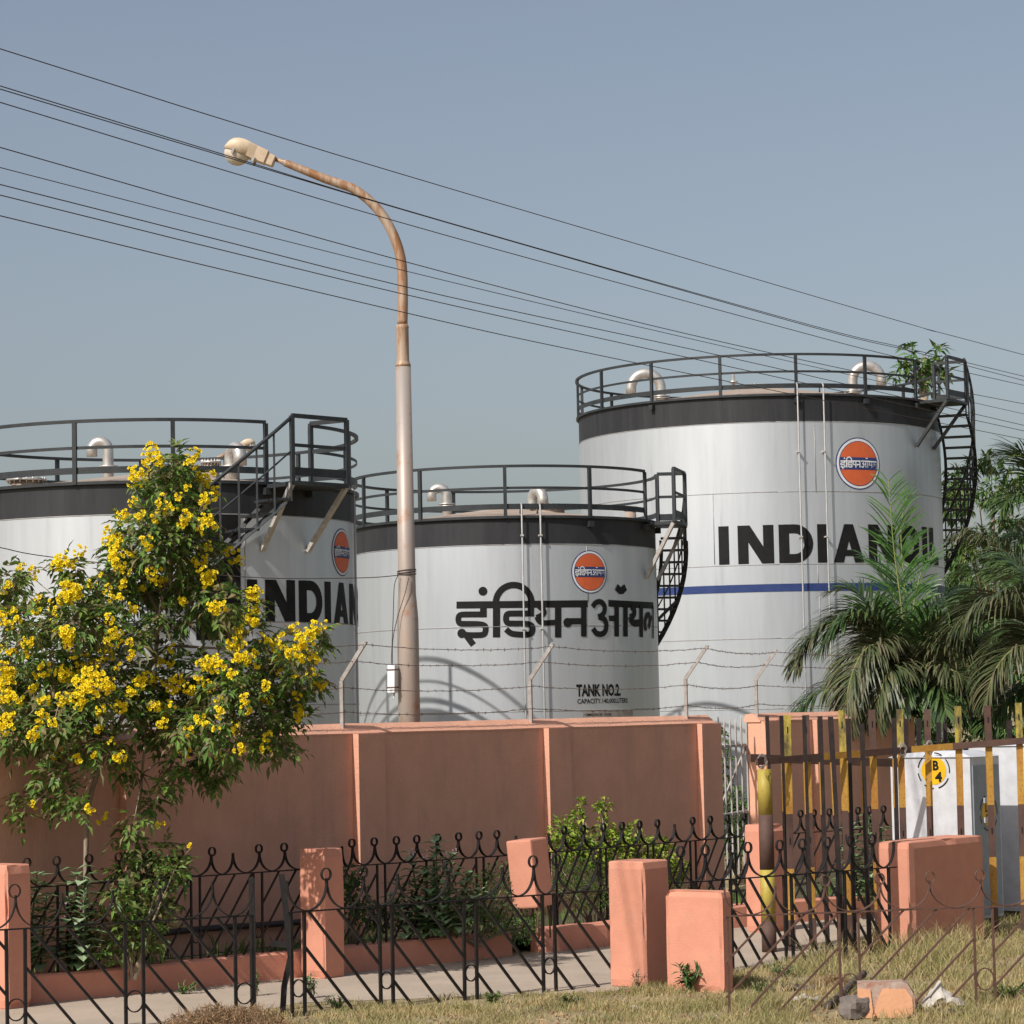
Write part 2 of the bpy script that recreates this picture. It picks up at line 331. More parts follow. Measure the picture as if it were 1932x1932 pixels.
# ================================================================= TANKS
def shell(T,root):
    n=144; m=MB(); zs=[0]+[z for z in T.zlev]+[T.zband,T.zrim]
    zs=sorted(set(zs)); base=0
    for i,z in enumerate(zs):
        for j in range(n): m.v.append(tuple(cylpt(T,2*math.pi*j/n,T.R,z)))
    for i in range(len(zs)-1):
        mi=1 if zs[i]>=T.zband-.001 else 0
        for j in range(n):
            j2=(j+1)%n; m.face((i*n+j,i*n+j2,(i+1)*n+j2,(i+1)*n+j),mi,True)
    o=m.build('shell',[M['alu'],M['black_band']],root)
    # roof cone and curb ring
    m=MB(); k=4; b=len(m.v)
    for i in range(k):
        t=i/k
        for j in range(n): m.v.append(tuple(cylpt(T,2*math.pi*j/n,(T.R-.02)*(1-t),T.zrim+.01+T.cone*t)))
    m.v.append((T.c.x,T.c.y,T.zrim+.01+T.cone))
    for i in range(k-1):
        for j in range(n): j2=(j+1)%n; m.face((i*n+j,i*n+j2,(i+1)*n+j2,(i+1)*n+j),0,True)
    for j in range(n): m.face(((k-1)*n+j,(k-1)*n+(j+1)%n,k*n),0,True)
    m.build('roof',M['roofdirt'],root)
    m=MB(); b=0; prof=[(-.05,.0),(.055,.0),(.055,-.045),(.012,-.05),(.012,-.012)]
    for r,z in prof:
        for j in range(n): m.v.append(tuple(cylpt(T,2*math.pi*j/n,T.R+r,T.zrim+.022+z)))
    for i in range(len(prof)-1):
        for j in range(n): j2=(j+1)%n; m.face((i*n+j,(i+1)*n+j,(i+1)*n+j2,i*n+j2),0,False)
    m.build('rim_angle',M['railing'],root)
    # weld beads
    for z in T.seams:
        m=MB(); m.tube([cylpt(T,2*math.pi*j/n,T.R+.001,z) for j in range(n+1)],.008,5); m.build('weld_seam',M['weld'],root)
    for ph,z0,z1 in T.vseams:
        m=MB(); m.tube([cylpt(T,ph,T.R+.001,z0),cylpt(T,ph,T.R+.001,z1)],.008,5); m.build('weld_seam',M['weld'],root)
def arc_strap(m,T,r,z,w,t,a0,a1,flat=False):
    n=max(3,int(abs(a1-a0)/R_(3))); pts=[cylpt(T,a0+(a1-a0)*i/n,r,z) for i in range(n+1)]
    for p,q in zip(pts,pts[1:]):
        d=(q-p).normalized(); side=V(0,0,1).cross(d)
        m.box((p+q)/2,d*((q-p).length/2+.002),side*(t/2),V(0,0,w/2))
def railing(T,root,posts,gap):
    """posts: list of angles; gap=(g0,g1) opening for the stair platform"""
    r=T.R+.03; zr=T.zrim+.02; g0,g1=gap; a0,a1=g1,g0+2*math.pi
    m=MB(); arc_strap(m,T,r,T.zrail,.045,.055,a0,a1); hr=m.build('railing',M['railing'],root)
    m=MB(); arc_strap(m,T,r,zr+(T.zrail-zr)*.56,.045,.008,a0,a1); m.build('mid_rail',M['railing'],hr)
    m=MB(); arc_strap(m,T,r,zr+.16,.095,.006,a0,a1); m.build('toe_plate',M['railing'],hr)
    for ph in posts:
        m=MB(); a=cylpt(T,ph,r+.012,T.zrim-.02); b=cylpt(T,ph,r+.012,T.zrail-.02); u=V(math.cos(ph),math.sin(ph),0)
        m.bar(a,b,.06,.05,side=u); m.build('railing_post',M['railing'],hr)
        if random.random()<.5:
            m=MB(); c=cylpt(T,ph,T.R+.05,T.zrim-.12); m.box(c,u*.045,V(math.sin(ph),-math.cos(ph),0)*.05,V(0,0,.05)); m.build('post_bracket',M['railing'],hr)
def platform(T,root,a0,a1,Ro,brace=M['brace'],zdrop=.95):
    z=T.zrim-.02
    m=MB(); n=6; lo=[];
    for i in range(n):
        p=a0+(a1-a0)*i/n; q=a0+(a1-a0)*(i+1)/n
        b=[cylpt(T,p,T.R+.02,z),cylpt(T,q,T.R+.02,z),cylpt(T,q,Ro,z),cylpt(T,p,Ro,z)]
        m.prism([(v.x,v.y) for v in b],z-.06,z)
    pf=m.build('platform',M['railing'],root,recalc=True)
    zr=T.zrail+.03; cor=[cylpt(T,a0,Ro-.03,0),cylpt(T,a1,Ro-.03,0),cylpt(T,a1,T.R+.05,0),cylpt(T,a0,T.R+.05,0)]
    def hb(p,q,h,w,t,nm):
        m=MB(); m.bar(V(p.x,p.y,h),V(q.x,q.y,h),t,w,side=V(0,0,1).cross(q-p).normalized()); m.build(nm,M['railing'],pf)
    for p,q in((cor[0],cor[1]),(cor[1],cor[2])):
        hb(p,q,zr,.06,.05,'platform_handrail'); hb(p,q,z+(zr-z)*.55,.05,.01,'platform_mid_rail'); hb(p,q,z+.14,.12,.008,'platform_toe_plate')
    u=V(math.cos(a0),math.sin(a0),0)
    for c in cor[:3]:
        m=MB(); m.bar(V(c.x,c.y,z-.02),V(c.x,c.y,zr),.058,.058,side=u); m.build('platform_post',M['railing'],pf)
    for a,da in((a0,-.02),(a1,-.02)):
        m=MB(); m.bar(cylpt(T,a,Ro-.05,z-.04),cylpt(T,a+da,T.R+.012,z-zdrop),.07,.06,side=V(math.cos(a),math.sin(a),0)); m.build('platform_brace',brace,pf)
def stair(T,root,a0,da,rise,n,Ro,open_side=1):
    z0=T.zrim-.05; Ri=T.R+.10
    zr=.95
    m=MB(); pts=[cylpt(T,a0+da*(i),Ro-.03,z0-rise*i+zr) for i in range(n+1)]
    m.tube(pts,.028,8); st=m.build('staircase',M['railing'],root)
    m=MB(); pts=[cylpt(T,a0+da*(i+.5),Ro-.03,z0-rise*(i+1)-.06) for i in range(n)]
    for p,q in zip(pts,pts[1:]): m.bar(p,q,.012,.09,side=(p-T.c))
    m.build('outer_stringer',M['railing'],st)
    m=MB(); pts=[cylpt(T,a0+da*(i+.5),Ri,z0-rise*(i+1)-.06) for i in range(n)]
    for p,q in zip(pts,pts[1:]): m.bar(p,q,.012,.07,side=(p-T.c))
    m.build('inner_stringer',M['railing'],st)
    m=MB(); pts=[cylpt(T,a0+da*(i),Ro-.03,z0-rise*i+zr*.5) for i in range(n+1)]
    m.tube(pts,.014,6); m.build('stair_mid_rail',M['railing'],st)
    for i in range(n):
        p=a0+da*i; q=a0+da*(i+1.06); z=z0-rise*(i+1)
        a,b,c,d=[cylpt(T,*x,z) for x in((p,Ri),(q,Ri),(q,Ro-.02),(p,Ro-.02))]
        m=MB(); m.prism([(v.x,v.y) for v in(a,b,c,d)],z-.035,z); m.build('tread',M['railing'],st,recalc=True)
        m=MB(); m.bar(cylpt(T,p+da*.1,Ro-.03,z-.04),cylpt(T,p+da*.1,Ro-.03,z+zr+rise*.92),.028,.028); m.build('baluster',M['railing'],st)
        if i%6==5:
            m=MB(); m.bar(cylpt(T,p+da*.5,Ro-.03,z-.06),cylpt(T,p+da*.5,T.R+.01,z-.55),.05,.05); m.build('stair_bracket',M['railing'],st)
def goose(T,root,px,py0,h,r,w,turn,dist=None,lean=0):
    """gooseneck vent: riser foot at pixel px on the roof (depth dist), pipe radius r, height h, half-turn radius w; turn=+1 mouth to the right"""
    b=at(px,py0,dist); m=MB(); z0=T.zrim+T.cone*.3
    u=V(turn*math.cos(lean),math.sin(lean),0)
    pts=[V(b.x,b.y,z0-.2),V(b.x,b.y,b.z+.02)]; zt=b.z+h-w-r
    pts.append(V(b.x,b.y,zt))
    for i in range(1,13):
        a=math.pi*i/12; pts.append(V(b.x,b.y,zt)+u*(w-w*math.cos(a))+V(0,0,math.sin(a)*w))
    pts.append(pts[-1]-V(0,0,r*1.2))
    m.tube(pts,r,16); v=m.build('gooseneck_vent',M['silver'],root)
    m=MB(); m.tube([V(b.x,b.y,b.z-.05),V(b.x,b.y,b.z-.03)],r*1.75,16); m.tube([V(b.x,b.y,b.z-.015),V(b.x,b.y,b.z+.01)],r*1.75,16); m.build('vent_flange',M['silver'],v)
def standpipe(T,root,px,pyt,pyb,r=.017,off=.12,brk=()):
    ph,zt=pix2cyl(T,px,pyt,T.R+off); m=MB(); c=lambda o,z:cylpt(T,ph,T.R+o,z)
    m.tube([c(off-.22,zt-.17),c(off-.22,zt-.05),c(off-.17,zt),c(off-.05,zt),c(off,zt-.05),c(off,1.5),c(off,.3)],r,8)
    p=m.build('standpipe',M['pipe'],root)
    for z in brk:
        m=MB(); m.bar(c(0,z),c(off+.03,z),.05,.03,side=V(math.cos(ph),math.sin(ph),0)); m.build('pipe_bracket',M['brace'],p)
def hatch(T,root,px,py,Y,r,h):
    b=at(px,py,Y); m=MB(); m.tube([V(b.x,b.y,b.z-.25),V(b.x,b.y,b.z+h)],r*.82,28); o=m.build('manhole',M['roofdirt'],root)
    m=MB(); m.tube([V(b.x,b.y,b.z+h),V(b.x,b.y,b.z+h+.03)],r,28)
    for i in range(18):
        a=2*math.pi*i/18; m.tube([V(b.x+math.cos(a)*r*.9,b.y+math.sin(a)*r*.9,b.z+h-.03),V(b.x+math.cos(a)*r*.9,b.y+math.sin(a)*r*.9,b.z+h+.06)],.012,6)
    m.build('manhole_cover',M['silver'],o)
def emblem(T,root,px,py,r):
    ph,z=pix2cyl(T,px,py); s0=ph*T.R; put=tankput(T)
    sh=Sheet(put,off=.004); sh.disc(s0,z,r); e=sh.mb.build('emblem',M['blue'],root)
    sh=Sheet(put,off=.007); sh.disc(s0,z,r*.955); sh.mb.build('emblem_white_ring',M['white'],e)
    sh=Sheet(put,off=.010); sh.disc(s0,z,r*.865); sh.mb.build('emblem_blue_line',M['blue'],e)
    sh=Sheet(put,off=.013); sh.disc(s0,z,r*.84); sh.mb.build('emblem_disc',M['orange'],e)
    sh=Sheet(put,off=.016); sh.quad((s0-r*.835,z-r*.235),(s0+r*.835,z-r*.235),(s0+r*.835,z+r*.235),(s0-r*.835,z+r*.235),n=14); sh.mb.build('emblem_band',M['blue'],e)
    sh=Sheet(put,off=.019,step=.0003); k=r*1.62/1707
    xa,xb=[math.asin((838.5+.217*v-952)/287) for v in(105,1815)]
    XN=lambda x:(math.asin(max(-.999,min(.999,(838.5+.217*x-952)/287)))-xa)/(xb-xa)*1.62-.81
    hindi(sh,lambda x,y:(s0+XN(x)*r,z-(y-590)*k*.92),k*.86); sh.mb.build('emblem_lettering',M['white'],e)
def hindi(sh,f,k):
    for it in HINDI:
        if it[0]=='r':
            sh.ribbon([f(*p) for p in it[1]],it[2]*k if not callable(k) else k(it[1][0][0],it[2]),smooth=it[3])
        elif it[0]=='d':
            c=f(*it[1]); sh.disc(c[0],c[1],it[2]*k,n=14)
        else:
            _,c,a,b,w=it; P=[f(c[0]-a*math.cos(math.pi*i/18),c[1]-b*math.sin(math.pi*i/18)) for i in range(19)]
            sh.ribbon(P,w*k)
def latin_big(sh,s0,zt,zb,unit,st):
    """INDIANOIL in heavy block letters; unit = metres per degree-like unit, st = stem width"""
    h=zt-zb; x=s0; gi=0
    def stem(x): sh.quad((x,zb),(x+st,zb),(x+st,zt),(x,zt),n=3)
    for ch in 'INDIANOIL':
        if ch=='I': stem(x); x+=3.2*unit+(1.9 if gi else 2.7)*unit; gi=1
        elif ch=='N':
            w=10.9*unit; stem(x); stem(x+w-st); sh.quad((x,zt),(x+w-st*1.15,zb),(x+w,zb),(x+st*1.15,zt),n=8); x+=w+1.5*unit
        elif ch=='D':
            w=10.8*unit; stem(x); q=[(x+st*.5,zt-st*.42),(x+w*.45,zt-st*.42)]
            ry=h/2-st*.42; rx=w*.55-st*.5
            q+=[(x+w*.45+rx*math.sin(math.pi*i/14),zb+h/2+ry*math.cos(math.pi*i/14)) for i in range(1,14)]
            q+=[(x+w*.45,zb+st*.42),(x+st*.5,zb+st*.42)]; sh.ribbon(q,st*.86); x+=w+1.1*unit
        elif ch=='A':
            w=10.6*unit; c=x+w/2; sw=st*1.05
            sh.quad((x,zb),(x+sw,zb),(c+sw*.45,zt),(c-sw*.45,zt),n=4); sh.quad((x+w-sw,zb),(x+w,zb),(c+sw*.45,zt),(c-sw*.45,zt),n=4)
            sh.quad((x+w*.22,zb+h*.17),(x+w*.78,zb+h*.17),(x+w*.72,zb+h*.33),(x+w*.28,zb+h*.33),n=4); x+=w+1.7*unit
        elif ch=='O':
            w=11*unit; rx=w/2-st/2; ry=h/2-st*.42; sh.ribbon([(x+w/2+rx*math.cos(2*math.pi*i/28),zb+h/2+ry*math.sin(2*math.pi*i/28)) for i in range(29)],st*.9); x+=w+2*unit
        elif ch=='L':
            stem(x); sh.quad((x+st,zb),(x+8*unit,zb),(x+8*unit,zb+st*.85),(x+st,zb+st*.85),n=3)
def font_pts(text):
    cu=bpy.data.curves.new('t','FONT'); cu.body=text; cu.size=1; cu.offset=.04 if len(text)<12 else .015; cu.resolution_u=2
    ob=bpy.data.objects.new('t',cu); SC.collection.objects.link(ob); dg=bpy.context.evaluated_depsgraph_get()
    me=bpy.data.meshes.new_from_object(ob.evaluated_get(dg)); bpy.data.objects.remove(ob); 
    vs=[(v.co.x,v.co.y) for v in me.vertices]; fs=[tuple(p.vertices) for p in me.polygons]; bpy.data.meshes.remove(me); bpy.data.curves.remove(cu)
    return vs,fs
def small_text(text,put,x0,x1,z0,z1,off=.005,m=None,bold=.02):
    vs,fs=font_pts(text); ax=min(v[0] for v in vs); bx=max(v[0] for v in vs); ay=min(v[1] for v in vs); by=max(v[1] for v in vs)
    mb=MB()
    for v in vs: mb.v.append(tuple(put(x0+(v[0]-ax)/(bx-ax)*(x1-x0),z0+(v[1]-ay)/(by-ay)*(z1-z0),off)))
    for f in fs: mb.face(f)
    return mb

tanks=[]
def mk_tank(label,pxc,pyrim,Y,R,yrimf,ybandf,yrailf,cone,seamys,vseams):
    T=Tank(); c=at(pxc,pyrim,Y); T.c=V(c.x,c.y,0); T.R=R; T.cone=cone
    fr=Y-R*.99; xa=pxc
    T.zrim=zat(xa,yrimf,fr); T.zband=zat(xa,ybandf,fr); T.zrail=zat(xa,yrailf,fr)
    T.seams=[zat(xa,y,fr) for y in seamys]; T.zlev=[]; T.facing=math.atan2(-T.c.x,T.c.y)
    T.vseams=[]
    for px,ya,yb in vseams:
        p,z0=pix2cyl(T,px,ya); _,z1=pix2cyl(T,px,yb); T.vseams.append((p,z1,z0))
    root=thing('storage_tank',label,'storage tank',T.c,'oil storage tanks behind the wall'); T.root=root
    shell(T,root); tanks.append(T); return T
# ---- tank 1 (left)
T1=mk_tank('left silver oil tank, half hidden by the yellow flowering tree, with black painted strip',290,920,42.27,3.10,909,970,792,.40,[970,1175,1335],[(461,975,1170),(100,1180,1330)])
f=T1.facing; g0=f+R_(31); g1=f+R_(47)
railing(T1,T1.root,[f+R_(31-25.9*k) for k in range(0,12)]+[g1,f+R_(69)],(g0,g1))
platform(T1,T1.root,g0,g1,T1.R+.76)
stair(T1,T1.root,g0,-R_(4.15),.22,26,T1.R+.76)
goose(T1,T1.root,204,880,.47,.085,.125,-1,42.6); goose(T1,T1.root,436,880,.36,.10,.15,1,41.0,lean=-1.0)
hatch(T1,T1.root,50,912,40.5,.30,.03); hatch(T1,T1.root,398,893,42.0,.16,.15)
emblem(T1,T1.root,645,1042,.36)
ph,zt=pix2cyl(T1,465.5,1093); _,zb=pix2cyl(T1,480,1174)
sh=Sheet(tankput(T1)); latin_big(sh,ph*T1.R,zt,zb,.0508,.168); sh.mb.build('lettering',M['blacklet'],T1.root)
pa,_=pix2cyl(T1,369,1100); pb,_=pix2cyl(T1,454,1100); zlo=zat(410,1207,39.3)
sh=Sheet(tankput(T1),off=.006); sh.quad((pa*T1.R,zlo),(pb*T1.R,zlo),(pb*T1.R,T1.zband),(pa*T1.R,T1.zband),n=12); sh.mb.build('painted_strip',M['blacklet'],T1.root)
def cap_text(T,x1,x2,ya,yb,txt,root):
    p1,z1=pix2cyl(T,x1,ya); p2,z2=pix2cyl(T,x2,yb); zb=min(z1,z2); 
    _,za=pix2cyl(T,(x1+x2)/2,ya); _,zb=pix2cyl(T,(x1+x2)/2,yb)
    small_text(txt,tankput(T),p1*T.R,p2*T.R,zb,za).build('lettering',M['blacklet'],root)
cap_text(T1,492,582,1290,1312,'TANK NO.1',T1.root); cap_text(T1,494,595,1316,1328,'CAPACITY.140,000.LITERS',T1.root)
standpipe(T1,T1.root,668,921,1330,off=.05)
# ---- tank 2 (middle)
T2=mk_tank('smallest silver oil tank, middle one, with big black Hindi lettering',952,990,50,2.735,976,1028,880,.36,[1028,1182,1343],[(1107,1030,1135),(1107,1175,1180)])
f=T2.facing; g0=f+R_(64.4); g1=f+R_(87)
railing(T2,T2.root,[f+R_(64.4-32*k) for k in range(0,9)]+[g1],(g0,g1))
platform(T2,T2.root,g0+R_(2),g1,T2.R+.58,brace=M['galv'],zdrop=1.0)
stair(T2,T2.root,f+R_(82),R_(4.2),.205,25,T2.R+.58)
goose(T2,T2.root,843,951,.38,.085,.135,-1,49.5); goose(T2,T2.root,1004,955,.36,.10,.16,1,50.5,lean=-.9)
hatch(T2,T2.root,1034,962,49.2,.36,.04); hatch(T2,T2.root,1190,978,49.3,.12,.16)
emblem(T2,T2.root,1113,1079,.375)
def hm(x,y):
    p,z=pix2cyl(T2,838.5+x*.217,1034+y*.217); return (p*T2.R,z)
# unrolled copy of the strokes: near the limb a stroke keeps its painted width
sh=Sheet(tankput(T2)); K=.217*47.3/F
def kk(x): return K
for it in HINDI:
    if it[0]=='r':
        xm=sum(p[0] for p in it[1])/len(it[1]); pxm=838.5+xm*.217
        s=min(.97,(pxm-952)/284.0); fs=1/max(.3,math.sqrt(max(.02,1-s*s)))
        vert=abs(it[1][0][0]-it[1][-1][0])<30 and it[3]==0
        w=it[2]*K*(min(fs,3.2) if (vert or it[3]) and xm>1450 else 1)
        w=min(w,.125)
        P=it[1]
        if it[3]==0 and not vert:
            P=[(P[0][0]+(P[-1][0]-P[0][0])*i/16,P[0][1]+(P[-1][1]-P[0][1])*i/16) for i in range(17)]
        sh.ribbon([hm(*p) for p in P],w,smooth=it[3])
    elif it[0]=='d':
        c=hm(*it[1]); sh.disc(c[0],c[1],it[2]*K*1.02,n=16)
    else:
        _,c,a,b,w=it; sh.ribbon([hm(c[0]-a*math.cos(math.pi*i/20),c[1]-b*math.sin(math.pi*i/20)) for i in range(21)],w*K)
sh.mb.build('lettering',M['blacklet'],T2.root)
cap_text(T2,1087,1171,1290.4,1314,'TANK NO.2.',T2.root); cap_text(T2,1089,1184,1317.6,1328.6,'CAPACITY.140,000.LITERS',T2.root)
p1,_=pix2cyl(T2,1100,1350); p2,_=pix2cyl(T2,1194,1350); _,zt=pix2cyl(T2,1145,1341)
sh=Sheet(tankput(T2),off=.006); sh.quad((p1*T2.R,zt-.42),(p2*T2.R,zt-.42),(p2*T2.R,zt),(p1*T2.R,zt),n=8); plate=sh.mb.build('data_plate',M['galv'],T2.root)
for i,tx in enumerate(['COMMISSIONED ON   17.02.2003','CALIBRATED  ON     8.09.2008','DUE DATE    ON     8.09.2013']):
    small_text(tx,tankput(T2),p1*T2.R+.03,p1*T2.R+.60,zt-.085-.07*i,zt-.04-.07*i,off=.009).build('lettering',M['blacklet'],plate)
standpipe(T2,T2.root,984,949,1350,off=.10,brk=(T2.zband+.15,T2.zband-1.45)); standpipe(T2,T2.root,1019,949,1350,off=.10,brk=(T2.zband+.15,T2.zband-1.45))
# ---- tank 3 (right)
T3=mk_tank('tallest silver oil tank, on the right, with a blue stripe',1430,786,59.5,3.89,746,797,670,.62,[797,929,1066,1205,1338],[(1345,930,1065),(1536,797,929),(1543,1066,1110),(1546,1120,1204)])
f=T3.facing; g0=f+R_(56.6); g1=f+R_(71)
railing(T3,T3.root,[f+R_(56.6-22.5*k) for k in range(0,16)]+[g1],(g0,g1))
platform(T3,T3.root,g0+R_(1.5),g1,T3.R+.76,brace=M['railing'],zdrop=.95)
stair(T3,T3.root,f+R_(70),R_(3.15),.205,38,T3.R+.76)
goose(T3,T3.root,1247,748,.62,.11,.32,-1,59.0); goose(T3,T3.root,1609,738,.66,.11,.31,1,59.2)
hatch(T3,T3.root,1426,733,59.4,.27,.03)
m=MB(); b=at(1384,735,59.7); m.tube([b-V(0,0,.2),b+V(0,0,.14),b+V(0,0,.15),b+V(0,0,.18),b+V(0,0,.19),b+V(0,0,.38)],[.04,.04,.10,.10,.045,.03],10); m.build('relief_valve',M['silver'],T3.root)
emblem(T3,T3.root,1620,874.6,.535)
ph,_=pix2cyl(T3,1355.3,1000); _,zt=pix2cyl(T3,1365,993); _,zb=pix2cyl(T3,1365,1066.5)
zz3=.0667; sh=Sheet(tankput(T3)); latin_big(sh,ph*T3.R,zt,zb+.01,zz3,.214); sh.mb.build('lettering',M['blacklet'],T3.root)
zs1=zat(1430,1102.5,55.65); zs0=zat(1430,1117,55.65)
sh=Sheet(tankput(T3),off=.008); 
for i in range(8):
    sh.off=.008; a0=-math.pi+i*math.pi/4; sh.quad((a0*T3.R,zs0),((a0+math.pi/4)*T3.R,zs0),((a0+math.pi/4)*T3.R,zs1),(a0*T3.R,zs1),n=16)
sh.mb.build('blue_stripe',M['blue'],T3.root)
standpipe(T3,T3.root,1504,722,1340,off=.14,brk=(T3.zband-.62,T3.zband-2.35)); standpipe(T3,T3.root,1553,722,1340,off=.14,brk=(T3.zband-.62,T3.zband-2.35))
# ================================================================= WALLS
def hitplane(px,py,B,N):
    d=ray(px,py); return CAMP+d*((B-CAMP).dot(N)/d.dot(N))
def wallblock(label,B,t0,t1,pil,pw=.45):
    """B on the front plane; t along DW"""
    o=B+DW*t0; o.z=0
    root=thing('boundary_wall',label,'wall',(o.x,o.y,0))
    P=lambda t,n,z:V(B.x,B.y,0)+DW*t+NW*n+V(0,0,z)
    m=MB(); m.prism([P(t0,0,0).to_2d(),P(t1,0,0).to_2d(),P(t1,-.24,0).to_2d(),P(t0,-.24,0).to_2d()],0,2.375); m.build('wall_body',M['pink'],root,recalc=True)
    k=max(2,int((t1-t0)/.8)); prof=[(.006,2.373),(.010,2.392),(-.12,2.50),(-.24,2.49),(-.27,2.42),(-.27,2.373)]
    m=MB(); 
    for i in range(k+1):
        t=t0-.02+(t1-t0+.04)*i/k
        for n_,z in prof: m.v.append(tuple(P(t,n_+random.uniform(-.002,.002),z+(random.uniform(-.004,.004) if z>2.38 else 0))))
    q=len(prof)
    for i in range(k):
        for j in range(q): j2=(j+1)%q; m.face((i*q+j,i*q+j2,(i+1)*q+j2,(i+1)*q+j))
    m.face(range(q)); m.face([k*q+j for j in range(q)][::-1]); m.build('coping',M['pink'],root,recalc=True)
    for t in pil:
        m=MB(); m.prism([P(t,.001,0).to_2d(),P(t,.09,0).to_2d(),P(t+pw,.09,0).to_2d(),P(t+pw,.001,0).to_2d()],0,2.386); m.build('pilaster',M['pink'],root,recalc=True)
    return root,P
WB=at(665,1480,30.8); WB.z=0
def tw(px,py=1450,B=WB): p=hitplane(px,py,B,NW); return (p-B).dot(DW)
w1,P1=wallblock('long salmon boundary wall with four pilasters below the middle tank',WB,tw(-330),tw(1350),[tw(-330)+.3]+[tw(x,1460)+.0 for x in(226,666,1026,1316)])
WB2=at(1437,1450,39.6); WB2.z=0
w2,P2=wallblock('short salmon boundary wall right of the picket gate, under the palm',WB2,0,tw(1728,1450,WB2),[.0,tw(1534,1450,WB2)],pw=.40)
# pipe along the foot of the wall
m=MB(); m.tube([P1(t,.07,.40+.02*math.sin(t*1.7)) for t in [tw(-300)+i*.5 for i in range(int((tw(700)-tw(-300))/.5))]],.032,8); m2=m.build('wall_pipe',M['wire'],None,loc=P1(0,.07,.4)); tag(m2,'dark pipe running low along the foot of the long salmon wall','pipe')
# ================================================================= BARBED WIRE
root=thing('barbed_wire_fence','barbed wire on bent steel posts along the top of the salmon walls','barbed wire fence',P1(0,-.08,2.45))
def bpost(P,t):
    b=P(t,-.08,2.40); e=P(t,-.08,2.98); tip=P(t,-.08+.36,3.40)
    m=MB(); sd=DW
    m.bar(b,e+V(0,0,.02),.05,.008,side=sd); m.bar(b-sd*.024-NW*.0+NW*-.0,e-sd*.024,.006,.05,side=sd)
    m.bar(e,tip,.05,.008,side=sd); m.bar(e-sd*.024,tip-sd*.024,.006,.05,side=sd); m.build('fence_post',M['galv'],root)
    A=lambda fr:e.lerp(tip,fr)
    return [A(.93),A(.5),P(t,-.05,2.90),P(t,-.05,2.63)]
att=[bpost(P1,tw(-260)),bpost(P1,tw(210,1320)),bpost(P1,tw(657,1320)),bpost(P1,tw(1012,1320)),bpost(P1,tw(1305,1320)),bpost(P2,.05)]
att.append([a+DW*4.5 for a in att[-1]])
for s in range(4):
    pts=[]; m=MB()
    for a,b in zip(att,att[1:]):
        p,q=a[s],b[s]; n=max(2,int((q-p).length/.13))
        for i in range(n):
            t=i/n; pt=p.lerp(q,t); pt.z-=.05*4*t*(1-t); pt+=V(random.uniform(-.004,.004),random.uniform(-.004,.004),random.uniform(-.005,.005)); pts.append(pt)
    m.tube(pts,.0042,5)
    for pt in pts[::1]:
        for _ in range(2):
            d=V(random.gauss(0,1),random.gauss(0,1),random.gauss(0,1)).normalized()*.022; m.bar(pt-d,pt+d,.0035,.0035,side=d.orthogonal())
    m.build('barbed_strand',M['barb'],root)
# ================================================================= PICKET GATE
a=at(1349,1500,38.0); b=at(1413,1500,39.9); root=thing('picket_gate','dusty white picket gate with pointed pales between the two salmon walls','gate',(a.x,a.y,0))
d=(V(b.x,b.y,0)-V(a.x,a.y,0)); dn=d.normalized(); sdn=V(0,0,1).cross(dn)
for z in(1.10,2.05): 
    m=MB(); m.bar(V(a.x,a.y,z),V(b.x,b.y,z),.05,.04,side=sdn); m.build('gate_rail',M['picket'],root)
m=MB(); m.bar(V(a.x,a.y,1.12)+dn*.1,V(b.x,b.y,2.02)-dn*.1,.02,.05,side=sdn); m.build('gate_brace',M['picket'],root)
n=6
for i in range(n):
    p=V(a.x,a.y,0)+d*((i+.5)/n)-sdn*.04; h=2.45+random.uniform(-.03,.03); w=.02
    m=MB(); q=[(-w,.25),(w,.25),(w,h-.14),(0,h),(-w,h-.14)]
    f=[p+dn*x+V(0,0,z) for x,z in q]; r=[v+sdn*.02 for v in f]; m.poly(f); m.poly(r[::-1])
    for j in range(5): m.poly([f[j],f[(j+1)%5],r[(j+1)%5],r[j]])
    m.build('pale',M['picket'],root)
# ================================================================= PLANTER KERBS AND BED
def kerb(label,p,q,extra=None):
    pts=[p]+(extra or [])+[q]; root=None; m=MB()
    nrm=[(V(0,0,1).cross((b-a).normalized())) for a,b in zip(pts,pts[1:])]
    if nrm[0].y<0: nrm=[-x for x in nrm]
    nn=[nrm[0]]+[(nrm[i]+nrm[i+1]).normalized() for i in range(len(nrm)-1)]+[nrm[-1]]
    fine=[]; 
    for i in range(len(pts)-1):
        k=max(1,int((pts[i+1]-pts[i]).length/.35))
        for j in range(k): fine.append((pts[i].lerp(pts[i+1],j/k),nn[i].lerp(nn[i+1],j/k)))
    fine.append((pts[-1],nn[-1]))
    for P_,N_ in fine:
        h=.262+random.uniform(-.008,.008)
        for o,z in((0,0),(0,h-.02),(.02,h),(.24,h),(.24,0)): m.v.append((P_.x+N_.x*o+random.uniform(-.004,.004),P_.y+N_.y*o,z))
    for i in range(len(fine)-1):
        for j in range(4): m.face((i*5+j,(i+1)*5+j,(i+1)*5+j+1,i*5+j+1))
    m.face([0,1,2,3,4]); e=(len(fine)-1)*5; m.face([e+4,e+3,e+2,e+1,e])
    o=m.build('planter_kerb',M['pink2'],None,loc=(p.x,p.y,0),recalc=True); return tag(o,label,'kerb wall')
def onpl(px):
    for a,b in zip([PL0]+PL[1:],PL[1:]+[PLE]):
        n=V(0,0,1).cross((b-a).normalized()); p=hitplane(px,1800,a,n)
        t=(p-a).dot((b-a).normalized())
        if -1e-6<=t<=(b-a).length: return V(p.x,p.y,0)
    return V(p.x,p.y,0)
